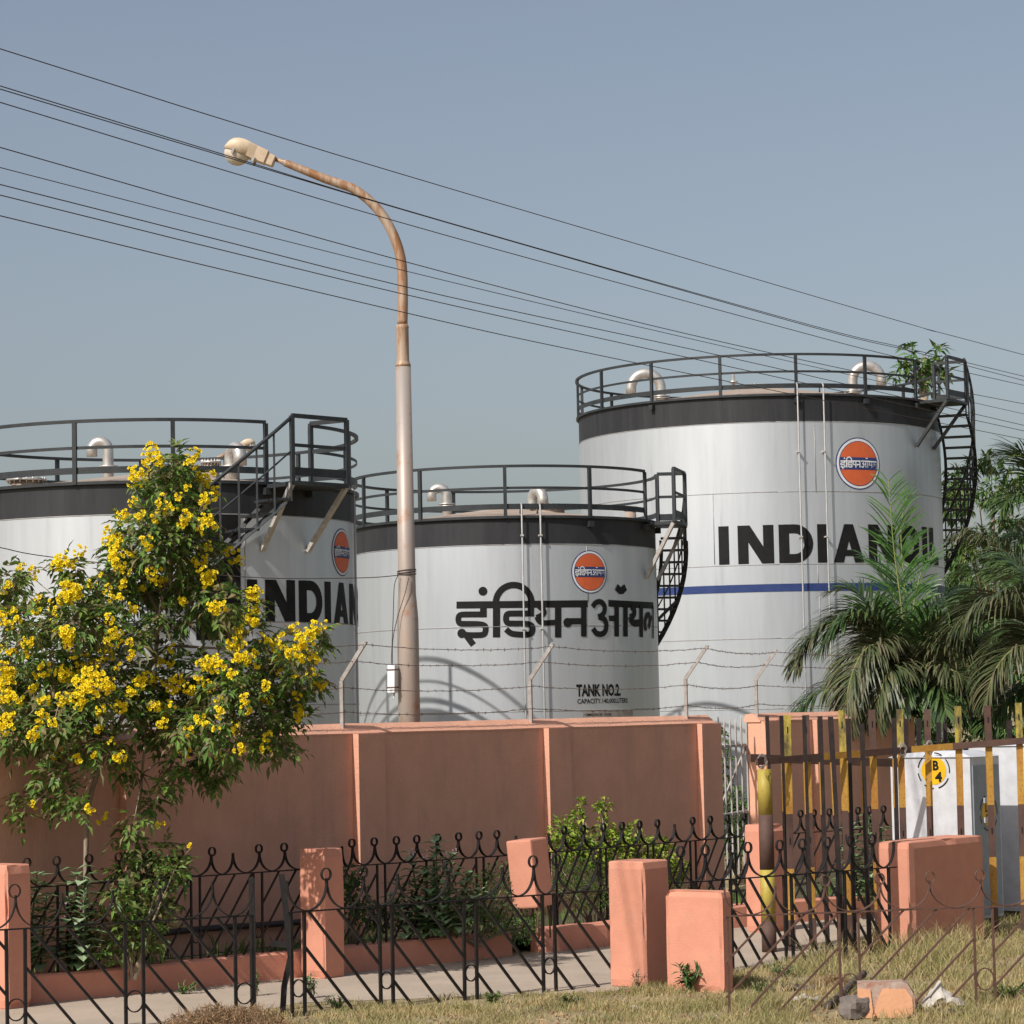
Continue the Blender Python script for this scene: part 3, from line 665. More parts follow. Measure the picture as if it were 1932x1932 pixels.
kerb('low cracked pink kerb wall along the path, left of the broken pillar',PL0,onpl(966),[PL[1],PL[2]])
kerb('low pink kerb wall along the path, right of the broken pillar',onpl(1030),PLE,[PL[3],PL[4],PL[5]])
g=MB(); bed=[PL0,PL[1],PL[2],PL[3],PL[4],PL[5],PLE]
off=V(-.2,.2,0)
g.poly([(p.x+off.x,p.y+off.y,.15) for p in bed]+[tuple(P2(9,.02,.15)),tuple(P2(0,.02,.15)),tuple(P1(tw(1350),.02,.15)),tuple(P1(tw(-330),.02,.15))]); tag(g.build('soil',M['soil']),None,None,kind='structure')
# ================================================================= PILLARS
def roughbox(m,c,u,v,w,cuts=7,amp=.006,chip=.03):
    bm=bmesh.new(); bmesh.ops.create_cube(bm,size=2); bmesh.ops.subdivide_edges(bm,edges=bm.edges,cuts=cuts,use_grid_fill=True); bm.verts.index_update(); lu,lv,lw=u.length,v.length,w.length; o_=len(m.v)
    for q in bm.verts:
        a,b,d=q.co; e=sorted((abs(a),abs(b),abs(d)))[1]; p=c+u*a+v*b+w*d
        n=noise.noise(p*5.0); n2=noise.noise(p*2.1+V(7,1,3)); k=0
        if e>.99: k=.012+chip*max(0,n2*1.6+n*.9-.25)
        p=p+(V(0,0,0)+u.normalized()*(-a*k if abs(a)>.99 else n*amp)+v.normalized()*(-b*k if abs(b)>.99 else n2*amp)+w.normalized()*(-d*k if abs(d)>.99 else 0)); p+=V(n,n2,0)*amp*.6
        m.v.append(tuple(p))
    for f_ in bm.faces: m.face([o_+q.index for q in f_.verts],0)
    bm.free()
def pillar(label,px,py,Y,wl,ws,z0,z1,mat='pink2',bev=.022,tilt=0,g=None,dirn=None):
    DW_=dirn or DW; NW_=V(DW_.y,-DW_.x,0)
    E=at(px,py,Y); E.z=0; c=E-NW_*(wl/2)+DW_*(ws/2)
    m=MB(); zc=(z0+z1)/2; n=len(m.v)
    u,v,w=NW_*(wl/2),DW_*(ws/2),V(0,0,(z1-z0)/2)
    if tilt:
        R=Matrix.Rotation(tilt,3,'Y'); u,v,w=R@u,R@v,R@w
    roughbox(m,V(c.x,c.y,zc),u,v,w,cuts=15)
    o=m.build('pillar',M[mat],None,loc=(c.x,c.y,z0)); return tag(o,label,'pillar',g)
pillar('tall pink pillar in the near fence, joined to a lower stub on its right',1216,1740,25.9,.42,.43,0,1.175)
pillar('low wide pink stub wall attached right of the tall near pillar',1364,1780,25.35,.63,.16,0,.92)
pillar('wide pink end wall at the right in front of the white cabinet',1718,1690,29.3,.43,1.64,0,1.135)
pillar('pink pillar on the kerb nearest the lamp post, left of centre',611,1700,27.45,.33,.31,.0,1.275)
pillar('pink pillar cut by the left edge of the photo',13,1750,25.15,.4,.3,0,1.30)
pillar('pink pillar on the kerb behind the striped bollard',1452,1640,31.9,.34,.32,0,1.235)
E=at(1006,1640,29.25); root=thing('broken_pillar','broken pink pillar hanging tilted from the fence above a gap in the kerb','pillar',(E.x,E.y,.26))
m=MB(); c=V(E.x,E.y,0)-NW*.16+DW*.15; R=Matrix.Rotation(-.085,3,'Y'); m.box(V(c.x,c.y,.885),R@(NW*.165),R@(DW*.15),R@V(0,0,.36)); 
o=m.build('pillar_shaft',M['pink2'],root,bevel=.02)
for a_,b_ in((.11,.1),(-.1,.1),(.11,-.1),(-.1,-.1)):
    m=MB(); q=c+NW*a_+DW*b_; m.tube([V(q.x+.03,q.y,.58),V(q.x+.05,q.y,.4),V(q.x+.055,q.y,.2)],.011,6); m.build('rebar',M['tan'],root)
# ================================================================= IRON FENCES
def iron_fence(label,A,B,zb,zr,pairs,peaks,slope,noring=(),mat='iron',gap=.15,sp=.30,hs=.27,rr=.047,singles=(),midring=None,k=1.0,endl=None,endr=None,bar=.026,lowcut=0):
    A=V(A.x,A.y,0); B=V(B.x,B.y,0); D=(B-A).normalized(); Nn=D.cross(V(0,0,1)); Ln=(B-A).length; H=zr-zb
    root=thing('iron_fence',label,'fence',(A.x,A.y,zb),'wrought iron fence panels')
    S=lambda px,py=1700:(hitplane(px,py,A,Nn)-A).dot(D)
    Pt=lambda s,z:A+D*s+V(0,0,z)
    mt=M[mat]
    m=MB(); m.bar(Pt(0,zr),Pt(Ln,zr),.03,.012,side=Nn); m.build('top_rail',mt,root)
    ps=[S(p) for p in pairs]; ups=[]
    for s in ps:
        ups+= [s-gap/2,s+gap/2]
        zc=zb+(midring or H*.27); m=MB(); r=gap/2-.006
        pts=[Pt(s+r*math.cos(2*math.pi*i/20),zc+r*1.2*math.sin(2*math.pi*i/20)) for i in range(21)]
        m.strap(pts,Nn,.02,.010); m.build('ring',mt,root)
    ups+= [S(p) for p in singles]
    for s in ups:
        if -.02<=s<=Ln+.02:
            m=MB(); l=random.uniform(-.008,.008); m.bar(Pt(s+l,zb-.1),Pt(s,zr),bar,bar,side=Nn); m.build('upright',mt,root)
    ed=[0 if endl is None else S(endl)]; 
    for s in ps: ed+= [s-gap/2,s+gap/2]
    ed.append(Ln if endr is None else S(endr))
    for i in range(0,len(ed),2):
        a,b=ed[i],ed[i+1]
        if b-a<.2: continue
        x=a+sp*.0 if slope>0 else b
        j=-8
        run=H*k
        ss=[a+sp*(q+.15) for q in range(-12,40)]
        for s0 in ss:   # line: slope>0 means '\': (s0,zr)->(s0+run,zb) ; slope<0 '/': (s0,zb)->(s0+run,zr)
            p=(s0,zr) if slope>0 else (s0,zb-.08); q=(s0+run,zb-.08) if slope>0 else (s0+run,zr)
            t0=max(0,(a-p[0])/(q[0]-p[0])); t1=min(1,(b-p[0])/(q[0]-p[0]))
            if t1-t0<.12: continue
            f=lambda t:Pt(p[0]+(q[0]-p[0])*t,p[1]+(q[1]-p[1])*t)
            m=MB(); m.bar(f(t0),f(t1),bar*.86,bar*.86,side=Nn); m.build('diagonal_bar',mt,root)
    sp_=[S(p,1650) for p in peaks]
    for i in range(len(sp_)-1):
        a,b=sp_[i],sp_[i+1]; c=(a+b)/2; r=(b-a)/2; m=MB(); pts=[]
        for j in range(21):
            th=-math.pi/2+math.pi*j/20; x=c+r*math.sin(th); z=zr+.006+hs*(1-abs(math.cos(th))**.85)
            pts.append(Pt(x,z))
        m.strap(pts,Nn,.036,.008); sc=m.build('scallop',mt,root)
        if i not in noring and i>0:
            m=MB(); zc=zr+hs+rr*.85; jx=random.uniform(-.012,.012)
            m.strap([Pt(a+jx+rr*math.sin(2*math.pi*(q/18)),zc-rr*1.15*math.cos(2*math.pi*(q/18))) for q in range(19)],Nn,.032,.007); m.build('scroll_ring',mt,sc)
    return root,Pt,Ln
fl=iron_fence('black iron fence panel nearest at the lower left, with a scroll missing',gnd(-60,1758,.9),gnd(478,1727,.9),0,.9,[-190,29,252,459],[-60,29,117,213,302,401,476],1,noring=(5,2),gap=.16,sp=.31,k=.92)
m=MB(); a=gnd(476,1740,.8); m.bar(V(a.x,a.y,-.05),V(a.x,a.y,1.19),.05,.045); m.build('end_post',M['iron'],fl[0])
fm=iron_fence('black iron fence panel ending at the tall near pillar, centre of the picture',gnd(541,1722,.9),gnd(1184,1677,.9),0,.9,[561,727,886,1034],[541,616,685.5,750,845,948,1007,1051,1126,1184],1,noring=(3,5),gap=.135,sp=.30,k=.92,singles=(1167,),endr=1167)
m=MB(); a=gnd(541,1740,.8); pp=[V(a.x-.05,a.y,-.03),V(a.x-.03,a.y,.25),V(a.x+.03,a.y,.5),V(a.x,a.y,.85),V(a.x-.04,a.y,1.22)]
for p,q in zip(pp,pp[1:]): m.bar(p,q,.05,.03)
m.bar(V(a.x-.14,a.y,.62),V(a.x+.02,a.y,.60),.04,.05); m.build('bent_end_post',M['iron'],fm[0])
iron_fence('black iron fence panel between the low pink stub and the pink end wall',gnd(1270,1667,.9),gnd(1690,1636,.9),0,.9,[1372,1487,1588],[1262,1286,1331.5,1381.6,1412,1473,1516,1561,1606,1648,1688],1,gap=.10,sp=.22,k=.75,hs=.26,singles=(1678,),endr=1678)
fb=iron_fence('rusty brown iron fence panel at the lower right with round scroll rings',gnd(1366,1729,.84),gnd(2060,1704,.84),0,.84,[1600,1854],[1366,1462,1555,1660,1753,1850,1950,2050],-1,noring=(1,),mat='rusty',gap=.168,sp=.30,hs=.235,rr=.042,k=1.15,singles=(1372,),bar=.019)
Kp=V(-.085,.09,0)
def back(label,pa,pb,pairs,peaks,**kw):
    a=onpl(pa)+Kp; b=onpl(pb)+Kp; return iron_fence(label,a,b,.26,1.06,pairs,peaks,-1,hs=.20,rr=.037,gap=.105,sp=.21,k=.75,bar=.019,**kw)
back('black iron fence panel on the kerb below the yellow flowering tree',16,590,[118,247,369,487],[16,49,109,168,225,282,340,399,440,490,538,590],noring=(8,))
back('black iron fence panel on the kerb left of the broken pillar',646,985,[720,813,907],[646,666,708,749,787.6,827,866,904,939,975])
back('black iron fence panel on the kerb right of the broken pillar',1037,1448,[1045,1140,1230,1310,1385],[1037,1065.7,1103,1140,1175,1209,1243.5,1275,1309,1343,1376,1408,1445],noring=(7,))
back('black iron fence panel farthest right on the kerb, behind the striped bars',1482,1700,[1530,1600,1660],[1482,1513,1540,1568.6,1595,1621.5,1643,1670,1700])
# ================================================================= STRIPED BAR BARRIER
def bar_mesh(p,zb,zt,w,d,ang,stripes,slots,tilt=0.0):
    m=MB(); u=V(math.cos(ang),math.sin(ang),0); v=V(-math.sin(ang),math.cos(ang),0)
    zs=[zb]+[s[0] for s in stripes[1:]]+[zt]
    for i,(z0,mi) in enumerate(stripes):
        z0=zs[i]; z1=zs[i+1]
        off=lambda z:V(p.x+tilt*(z-1),p.y,z)
        n=len(m.v)
        for z in(z0,z1):
            c=off(z)
            for a,b in((-1,-1),(1,-1),(1,1),(-1,1)): m.v.append(tuple(c+u*(a*w/2)+v*(b*d/2)))
        for j in range(4): m.face((n+j,n+(j+1)%4,n+4+(j+1)%4,n+4+j),mi)
        if i==len(stripes)-1: m.face((n+4,n+5,n+6,n+7),mi)
    for z in slots:
        c=V(p.x+tilt*(z-1),p.y,z)-v*(d/2+.0015); m.poly([c+u*-.007+V(0,0,-.035),c+u*.007+V(0,0,-.035),c+u*.007+V(0,0,.035),c+u*-.007+V(0,0,.035)],3)
    return m
BM=[M['bbar'],M['ybar'],M['ymoss'],M['blacklet']]
a=at(1436,1700,29.3); rootb=thing('bar_barrier','front row of yellow and brown striped steel bars tied to a sloping rail','barrier',(a.x,a.y,0))
fx=[(1488,1349,2),(1526,1349,0),(1594,1340,2),(1650,1339,0),(1702,1338,2),(1753,1338,0),(1811,1332,2),(1869,1331,0),(1926,1326,2),(1985,1325,0)]
Yf=lambda px:min(30.95,29.3+(px-1450)*.0055)
for i,(px,yt,top) in enumerate(fx):
    Y=Yf(px); p=at(px,1500,Y); zt=zat(px,yt,Y)
    zr=2.6-((1443.7-(px-1428)*.0795)-(1342-.0205*(px-966)))*Y/F
    m=bar_mesh(p,0,zt,.072,.035,random.uniform(-.12,.08),[(0,0),(.33,1),(.87,0),(1.45,1),(zr,top)],(zt-.16,1.16),tilt=random.uniform(-.008,.008)); m.build('striped_bar',BM,rootb)
m=MB(); xs=[1428,1560,1700,1812,2000]; col=[0,1,0,1,0]
for (x0,x1,mi) in((1428,1548,0),(1548,1631,1),(1631,1718,0),(1718,1797,1),(1797,2000,0)):
    q=[]
    for x in(x0,x1): y=1437.5-(x-1428)*.0795; q.append(at(x,y,Yf(x)-.045))
    m.bar(q[0],q[1],.03,.072,side=V(0,1,0),m=mi)
m.build('sloping_rail',BM,rootb)
for px in(1437,1702,1753):
    m=MB(); c=at(px,1437-(px-1428)*.0795,Yf(px)-.04)
    for _ in range(5):
        pts=[]; ph=random.uniform(0,6); rx=random.uniform(.03,.06); rz=random.uniform(.05,.085)
        for i in range(15): aa=ph+i*.5; pts.append(c+V(math.cos(aa)*rx+random.uniform(-.01,.01),math.sin(aa*.5)*.045,math.sin(aa)*rz))
        m.tube(pts,.0045,5)
    m.build('tying_wire',M['galv'],rootb)
# thick striped bollard
p=at(1447,1620,29.45); m=MB(); r=.079
rb=thing('bollard','thick yellow and brown striped round bollard at the left end of the bars','bollard',(p.x,p.y,0))
for z0,z1,mi in((0,.33,0),(.33,.87,1),(.87,1.45,0),(1.45,1.93,1)): m.tube([V(p.x,p.y,z0),V(p.x,p.y,z1)],r,20,mi)
m.build('post',[M['bbar'],M['bollyel']],rb)
# rear row, edge-on bars; shade on their sides is painted in as near-black
a=at(1451,1700,30.3); rootr=thing('bar_barrier','rear row of dark steel bars seen edge-on behind the striped front row','barrier',(a.x,a.y,0))
BM2=[M['darkbar'],M['ybar'],M['ymoss'],M['blacklet']]
for pt,pb,yt,Y,w in((1447,1462,1351,29.75,.035),(1474,1488,1350,29.9,.035),(1517,1531,1350,29.0,.034),(1547,1562,1351,28.8,.042),(1567,1591,1352,28.6,.046),(1600,1613,1356,29.3,.04),(1626,1641,1366,29.0,.042),(1686,1698,1355,30.3,.04),(1709,1712,1356,34.5,.05),(1733,1737,1355,34.6,.05),(1771,1775,1363,34.8,.05),(1783,1787,1364,34.9,.04),(1904,1908,1359,35.2,.06)):
    p=at(pt,yt,Y); q=gnd(pb,1800); q=at(pb,1342-.0205*(pb-966)+2.6*F/Y,Y); m=MB(); zt=p.z
    for z0,z1,mi in((0,1.45,0),(1.45,2.0,0),(2.0,zt,0)):
        a_=q.lerp(p,z0/zt); b_=q.lerp(p,z1/zt); m.bar(a_,b_,w,.085,side=V(1,0,0),m=mi)
        if mi==0 and z0>1 and z0<2 and Y<32: m.bar(a_+V(-w/2-.004,-.02,0),b_+V(-w/2-.004,-.02,0),.008,.05,side=V(1,0,0),m=1)
    m.build('striped_bar',BM2,rootr)
m=MB(); m.bar(at(1414,1430,30.9),at(1700,1440,32.2),.05,.09,side=V(0,1,0)); m.build('dark_rail',M['bbar'],rootr)
# ================================================================= WHITE CABINETS
def cabinet(label,E,wl,wr,z1,roof=True,name='electrical_cabinet'):
    """E: near corner; left (lit) face runs back along -NW, right (shaded) face along DW"""
    root=thing(name,label,'cabinet',(E.x,E.y,0)); Q=lambda a,b,z:V(E.x,E.y,0)-NW*a+DW*b+V(0,0,z)
    m=MB(); m.prism([Q(0,0,0).to_2d(),Q(0,wr,0).to_2d(),Q(wl,wr,0).to_2d(),Q(wl,0,0).to_2d()],.08,z1); bd=m.build('body',M['cabw'],root,recalc=True)
    m=MB(); o=.02; lo=[Q(-o,-o,z1+.0),Q(-o,wr+o,z1),Q(wl+o,wr+o,z1),Q(wl+o,-o,z1)]; hi=[Q(.20,.12,z1+.07),Q(.20,wr-.12,z1+.07),Q(wl-.2,wr-.12,z1+.07),Q(wl-.2,.12,z1+.07)]
    m.poly(lo[::-1]); m.poly(hi)
    for i in range(4): m.poly([lo[i],lo[(i+1)%4],hi[(i+1)%4],hi[i]])
    m.build('roof_cap',M['cabw'],root,recalc=True)
    m=MB(); m.prism([Q(.06,.06,0).to_2d(),Q(.06,wr-.06,0).to_2d(),Q(wl-.06,wr-.06,0).to_2d(),Q(wl-.06,.06,0).to_2d()],0,.08); m.build('plinth',M['debris'],root,recalc=True)
    return root,Q
E=at(1835,1600,32.2); E.z=0; cr,Q=cabinet('white steel cabinet with yellow roundel and grey door behind striped bars',E,1.06,.71,1.96)
m=MB(); m.prism([Q(-.004,.03,0).to_2d(),Q(-.02,.03,0).to_2d(),Q(-.02,.66,0).to_2d(),Q(-.004,.66,0).to_2d()],.12,1.86); dr=m.build('door',M['cabg'],cr,recalc=True)
for z in(1.45,1.22): m=MB(); m.box(Q(-.03,.30,z),DW*.05,NW*.012,V(0,0,.03)); m.build('door_handle',M['cabw'],dr)
def roundel(c,u,nrm,r,root,letters,nm='roundel'):
    put=lambda x,y,o:c+u*x+V(0,0,y)+nrm*o
    sh=Sheet(put,off=.004); sh.disc(0,0,r,n=22); e=sh.mb.build(nm,M['yellow'],root)
    sh=Sheet(put,off=.004)
    for a0,a1 in((-8,40),(58,86),(110,170),(188,215),(232,268),(286,335)): sh.ring(0,0,r*1.22,r*1.31,a0,a1)
    sh.mb.build('roundel_ring',M['blacklet'],e)
    for t,x0,x1,z0,z1 in letters: small_text(t,put,x0*r,x1*r,z0*r,z1*r,off=.008).build('roundel_letter',M['blacklet'],e)
c=hitplane(1762,1454,Q(0,0,0),-DW); roundel(V(c.x,c.y,c.z),NW,-DW,.165,cr,[('B',-.06,.42,.02,.72),('4',.10,.66,-.80,-.08)])
c=hitplane(1865,1533,Q(-.02,0,0),NW); roundel(V(c.x,c.y,c.z),DW,NW,.165,dr,[('L',-.5,-.15,.05,.6),('C',-.48,-.10,-.62,-.1)])
E=at(2010,1600,33.0); E.z=0; cabinet('white steel cabinet at the right edge beside the grey door',E,1.25,.8,2.06)
# ================================================================= STREET LAMPS
def lamp_head(root,c,u,s,flip=1):
    """c neck end, u direction of the arm (unit), s scale"""
    up=V(0,0,1); up=(up-u*up.dot(u)).normalized(); w=u.cross(up)
    P=lambda a,b,d:c+u*(a*s)+up*(b*s)+w*(d*s)
    # housing loft: sections (a, half width, top height, bottom)
    secs=[(.0,.05,.0,-.09),(.015,.068,.03,-.10),(.105,.072,.038,-.102),(.112,.092,.056,-.107),(.25,.10,.064,-.107),(.34,.125,.074,-.107),(.42,.148,.082,-.107),(.50,.145,.074,-.107),(.56,.125,.048,-.107),(.60,.095,.01,-.107),(.63,.05,-.055,-.107)]
    m=MB(); k=14
    for a,hw,t,b in secs:
        for j in range(k):
            th=math.pi*j/(k-1); e=.13 if a<.3 else .13+(a-.3)*1.3
            x=math.copysign(abs(math.cos(th))**e,math.cos(th))*hw; y=b+(t-b)*(max(0,math.sin(th))**e)
            m.v.append(tuple(P(a,y,x)))
    for i in range(len(secs)-1):
        for j in range(k): j2=(j+1)%k; m.face((i*k+j,i*k+j2,(i+1)*k+j2,(i+1)*k+j),0,j<k-1 and secs[i][0]>=.34)
    m.face(range(k)); m.face([(len(secs)-1)*k+j for j in range(k)])
    h=m.build('lamp_housing',M['cream'],root,recalc=True)
    m=MB(); nu,nv=20,8; cc=(.465,-.108)
    for i in range(nv+1):
        ph=math.pi/2*i/nv
        for j in range(nu):
            th=2*math.pi*j/nu; m.v.append(tuple(P(cc[0]+math.cos(th)*math.cos(ph)*.158,cc[1]-math.sin(ph)*.148,math.sin(th)*math.cos(ph)*.138)))
    for i in range(nv):
        for j in range(nu): j2=(j+1)%nu; m.face((i*nu+j,i*nu+j2,(i+1)*nu+j2,(i+1)*nu+j),0,True)
    m.build('lamp_bowl',M['bowl'],root,recalc=True)
    for a in(.24,.50):
        m=MB(); m.box(P(a,-.115,-.155 if a>.4 else -.12),u*.015*s,up*.03*s,w*.012*s); m.box(P(a,-.115,.155 if a>.4 else .12),u*.015*s,up*.03*s,w*.012*s); m.build('bowl_clip',M['galv'],h)
YP=33.0; X0=at(767,1060,YP).x
root=thing('street_lamp','tall rust stained street lamp curving left over the middle of the picture','street lamp',(X0,YP,0))
zz=lambda y,px=765:zat(px,y,YP)
def lat(zlist,rr,nm,mat,m=None):
    m=MB(); m.tube([V(X0,YP,z) for z in zlist],rr,24); return m.build(nm,mat,root)
lat([0,zz(1168),zz(1150),zz(1120),zz(1118),zz(692)],[.132,.130,.122,.106,.106,.092],'lower_pole',M['polem'])
lat([zz(692),zz(688),zz(686),zz(684),zz(680),zz(620),zz(617),zz(612)],[.0925,.0935,.087,.08,.076,.075,.079,.066],'pole_sleeve',M['polerust'])
arm=[(760,612,.064),(760,562,.063),(757.5,497,.062),(746,453,.061),(725.5,412,.060),(699.5,381,.059),(667.8,357,.058),(640,346.5,.057),(612.6,337,.055),(575,322,.05),(541,308.5,.045),(537,307,.043),(533,305.5,.028),(519,300,.026)]
PA=[at(x,y,YP) for x,y,_ in arm]; dx=X0-PA[0].x
PA[0]=V(X0,YP,PA[0].z)
# refine with Catmull-Rom
def cr(P,n=5):
    out=[]
    for i in range(len(P)-1):
        p0=P[max(i-1,0)];p1=P[i];p2=P[i+1];p3=P[min(i+2,len(P)-1)]
        for j in range(n):
            t=j/n; out.append(.5*((2*p1)+(p2-p0)*t+(2*p0-5*p1+4*p2-p3)*t*t+(3*p1-p0-3*p2+p3)*t**3))
    out.append(P[-1]); return out
rad=[a[2] for a in arm]; PP=cr(PA[:12],5); rr=[]
for i in range(11):
    for j in range(5): rr.append(rad[i]+(rad[i+1]-rad[i])*j/5)
rr.append(rad[11]); m=MB(); m.tube(PP+[PA[12],PA[13]],rr+[rad[12],rad[13]],20); m.build('curved_arm',M['polerust'],root)
u=(PA[13]-PA[9]).normalized(); lamp_head(root,PA[13]-u*.01,u,1.0)
# tie wire round the pole, hanging loops and switch box
m=MB(); zt=zat(765,1083,YP)
for k in range(3): m.tube([V(X0+.112*math.cos(a*.3),YP+.112*math.sin(a*.3),zt+.012*math.sin(a*.3+k)+k*.02) for a in range(22)],.006,5)
m.build('tie_wire',M['wire'],root)
b0=at(741,1281,YP-.12)
bx=thing('switch_box','small white plastic box strapped to the left side of the lamp post','switch box',(b0.x,b0.y,b0.z-.18))
m=MB(); m.box(b0,V(.045,-.02,0),V(.02,.05,0),V(.004,0,.165)); m.box(b0+V(.01,0,-.19),V(.012,0,0),V(0,.012,0),V(0,0,.04)); m.build('box_shell',M['white'],bx,bevel=.008)
m=MB(); 
for z in(.11,-.10): m.box(b0+V(0,-.001,z),V(.052,-.022,0),V(.022,.056,0),V(0,0,.006))
m.build('strap',M['rusty'],bx)
m=MB(); 
m.tube(cr([at(751,1086,YP-.1),at(744,1105,YP-.14),at(742,1160,YP-.14),at(739,1230,YP-.14),at(738,1262,YP-.16)],4),.005,5); m.tube(cr([at(771,1090,YP-.13),at(764,1120,YP-.16),at(750,1165,YP-.15),at(741,1210,YP-.15),at(741,1262,YP-.16),at(744,1310,YP-.15)],4),.005,5); m.build('hanging_cable',M['wire'],root)
# distant lamp behind tank 1
c=at(449,843,60); root2=thing('street_lamp','distant cream street lamp head just showing above the left tank','street lamp',(c.x-1.2,60,0))
u2=(at(470,832,60)-at(440,848,60)).normalized(); st_=at(441,848,60)
lamp_head(root2,st_-u2*.05,u2,.85)
m=MB(); m.tube([V(c.x-1.2,60,0),V(c.x-1.2,60,st_.z-1.1),V(c.x-1.05,60,st_.z-.6),V(c.x-.6,60,st_.z-.28),st_],[.11,.07,.065,.06,.04],12); m.build('curved_arm',M['polerust'],root2)
# ================================================================= OVERHEAD WIRES
XA,YA=-.1858*20,20.0; XB,YB=.1858*38.7,38.7; WN=V(YB-YA,-(XB-XA),0).normalized()
WP=V(XA,YA,0)
def wp(px,py): return hitplane(px,py,WP,WN)
W=[[(0,92),(417,224),(838,352.5),(1728.6,615),(1932,669.5)],[(0,162),(391,282),(838,417.6),(1535,615),(1715,658),(1932,710)],[(0,168),(391,285.5),(838,418.5),(1532,617),(1720,663),(1932,718)],
[(0,193),(391,311.6),(838,443),(1467,615),(1692,673.5),(1932,727)],[(0,278),(391,390),(838,513.4),(1233,615),(1630,704),(1932,762)],[(0,316),(391,417),(838,529),(1350,650),(1932,781)],
[(0,348),(391,447),(838,558),(1400,680),(1932,802.5)],[(0,368),(391,465),(838,572.6),(1400,697),(1932,813)],[(0,407),(391,501.7),(838,607),(1062,656),(1400,725),(1932,829)]]
nm=['highest of the nine overhead wires','upper strand of the close pair of overhead wires near the top','lower strand of the close pair of overhead wires near the top','overhead wire just below the close pair','overhead wire in the middle of the nine','fourth overhead wire from the bottom','third overhead wire from the bottom','overhead wire second from the bottom','lowest of the nine overhead wires']
for w,l in zip(W,nm):
    P=[wp(*q) for q in w]; P=[P[0]+(P[0]-P[1]).normalized()*14]+P+[P[-1]+(P[-1]-P[-2]).normalized()*40]
    m=MB(); m.tube(cr(P,6),.0043 if l[0]!='f' else .0036,6); tag(m.build('overhead_wire',M['wire'],None,loc=P[1]),l,'wire','overhead power wires')
P=[at(-80,1018,30),at(0,1033,30.3),at(105,1052,30.8),at(452,1088,32),at(669,1090.5,32.6),at(751,1085.5,33-.11)]
m=MB(); m.tube(cr(P,5),.0058,6); tag(m.build('stay_wire',M['wire'],None,loc=P[-1]),'thin stay wire from the left tied round the street lamp pole','wire')
# ================================================================= VEGETATION
def rnd(a,b): return random.uniform(a,b)
def rdir():
    while 1:
        v=V(rnd(-1,1),rnd(-1,1),rnd(-1,1))
        if .05<v.length<1: return v.normalized()
def leaflet(m,p,d,nrm,l,w,mi=0,fold=.25,droop=.15):
    s=d.cross(nrm).normalized(); n2=s.cross(d).normalized()
    n=len(m.v); mid=p+d*(l*.45)-n2*(l*.02); tip=p+d*l-n2*(l*droop)
    a=mid+s*(w/2)+n2*(w*fold); b=mid-s*(w/2)+n2*(w*fold)
    m.v+= [tuple(p),tuple(a),tuple(tip),tuple(b),tuple(mid)]
    m.face((n,n+4,n+1),mi); m.face((n+4,n+2,n+1),mi); m.face((n,n+3,n+4),mi); m.face((n+3,n+2,n+4),mi)
def spray(m,p,d,k,l,w,rl,mi=0,dr=.35):
    """pinnate leaf: k pairs of leaflets and a tip leaflet along a drooping axis"""
    d=d.normalized(); side=d.cross(V(0,0,1))
    if side.length<.1: side=V(1,0,0)
    side.normalize(); up=side.cross(d)
    for i in range(k+1):
        t=(i+.6)/(k+.6); q=p+d*(rl*t)-V(0,0,dr*rl*t*t)
        if i==k: leaflet(m,q,(d-V(0,0,dr)).normalized(),up,l*1.15,w,mi)
        else:
            for s in(-1,1): leaflet(m,q,(d*.75+side*s-V(0,0,rnd(.1,.5))).normalized(),up,l*rnd(.8,1.1),w,mi)
def trumpet(m,p,d,r):
    s=d.orthogonal().normalized(); u=d.cross(s); n=len(m.v); rings=((0,.12),(.9,.42),(1.25,1.0))
    for h,q in rings:
        for j in range(10):
            a=2*math.pi*j/10; k=q*(1 if (j%2==0 or q<.9) else .66)
            m.v.append(tuple(p+d*(h*r-(.25*r if (q>.9 and j%2==0) else 0))+s*(math.cos(a)*k*r)+u*(math.sin(a)*k*r)))
    for i in range(2):
        for j in range(10): j2=(j+1)%10; m.face((n+i*10+j,n+i*10+j2,n+(i+1)*10+j2,n+(i+1)*10+j))
# ---------------- yellow trumpet flower tree
YT=26.85
def c1(x,y): return (x*.3617,755+y*.3617)
def c4(x,y): return (x*.3617,1286+y*.3617)
blobs=[(900,330,110),(900,450,130),(1000,400,110),(760,420,60),(900,600,165),(1020,620,105),(780,650,110),(650,640,60),(620,760,85),(850,760,165),(1020,780,115),(1160,810,45),(650,850,115),(900,920,160),(1010,930,110),(720,950,125),(560,920,80),(390,870,45),(330,860,60),(450,1020,105),(330,1010,70),(620,1050,110),(40,930,75),(80,1000,60),(40,1080,85),(130,890,45),(250,1130,120),(120,1180,110),(420,1150,140),(560,1150,90),(1030,1060,90),(1160,1060,100),(1280,1050,75),(1150,1150,85),(1320,1200,60),(100,1350,165),(300,1330,160),(500,1330,140),(650,1420,120),(880,1450,110),(1050,1420,130),(1230,1380,135),(1400,1330,120),(1550,1290,90),(1640,1250,65),(1680,1195,25),(100,1530,165),(300,1520,155),(500,1530,145),(700,1570,125),(880,1580,125),(1060,1570,135),(1250,1520,135),(1420,1480,125),(1560,1440,100),(1640,1480,55),(100,1700,145),(280,1680,130),(440,1680,100),(800,1690,90),(950,1700,115),(1120,1690,115),(1300,1680,130),(1450,1650,110),(1560,1640,60),(830,1120,50),(760,1180,45),(930,1150,55),(900,1270,45),(700,1250,50)]
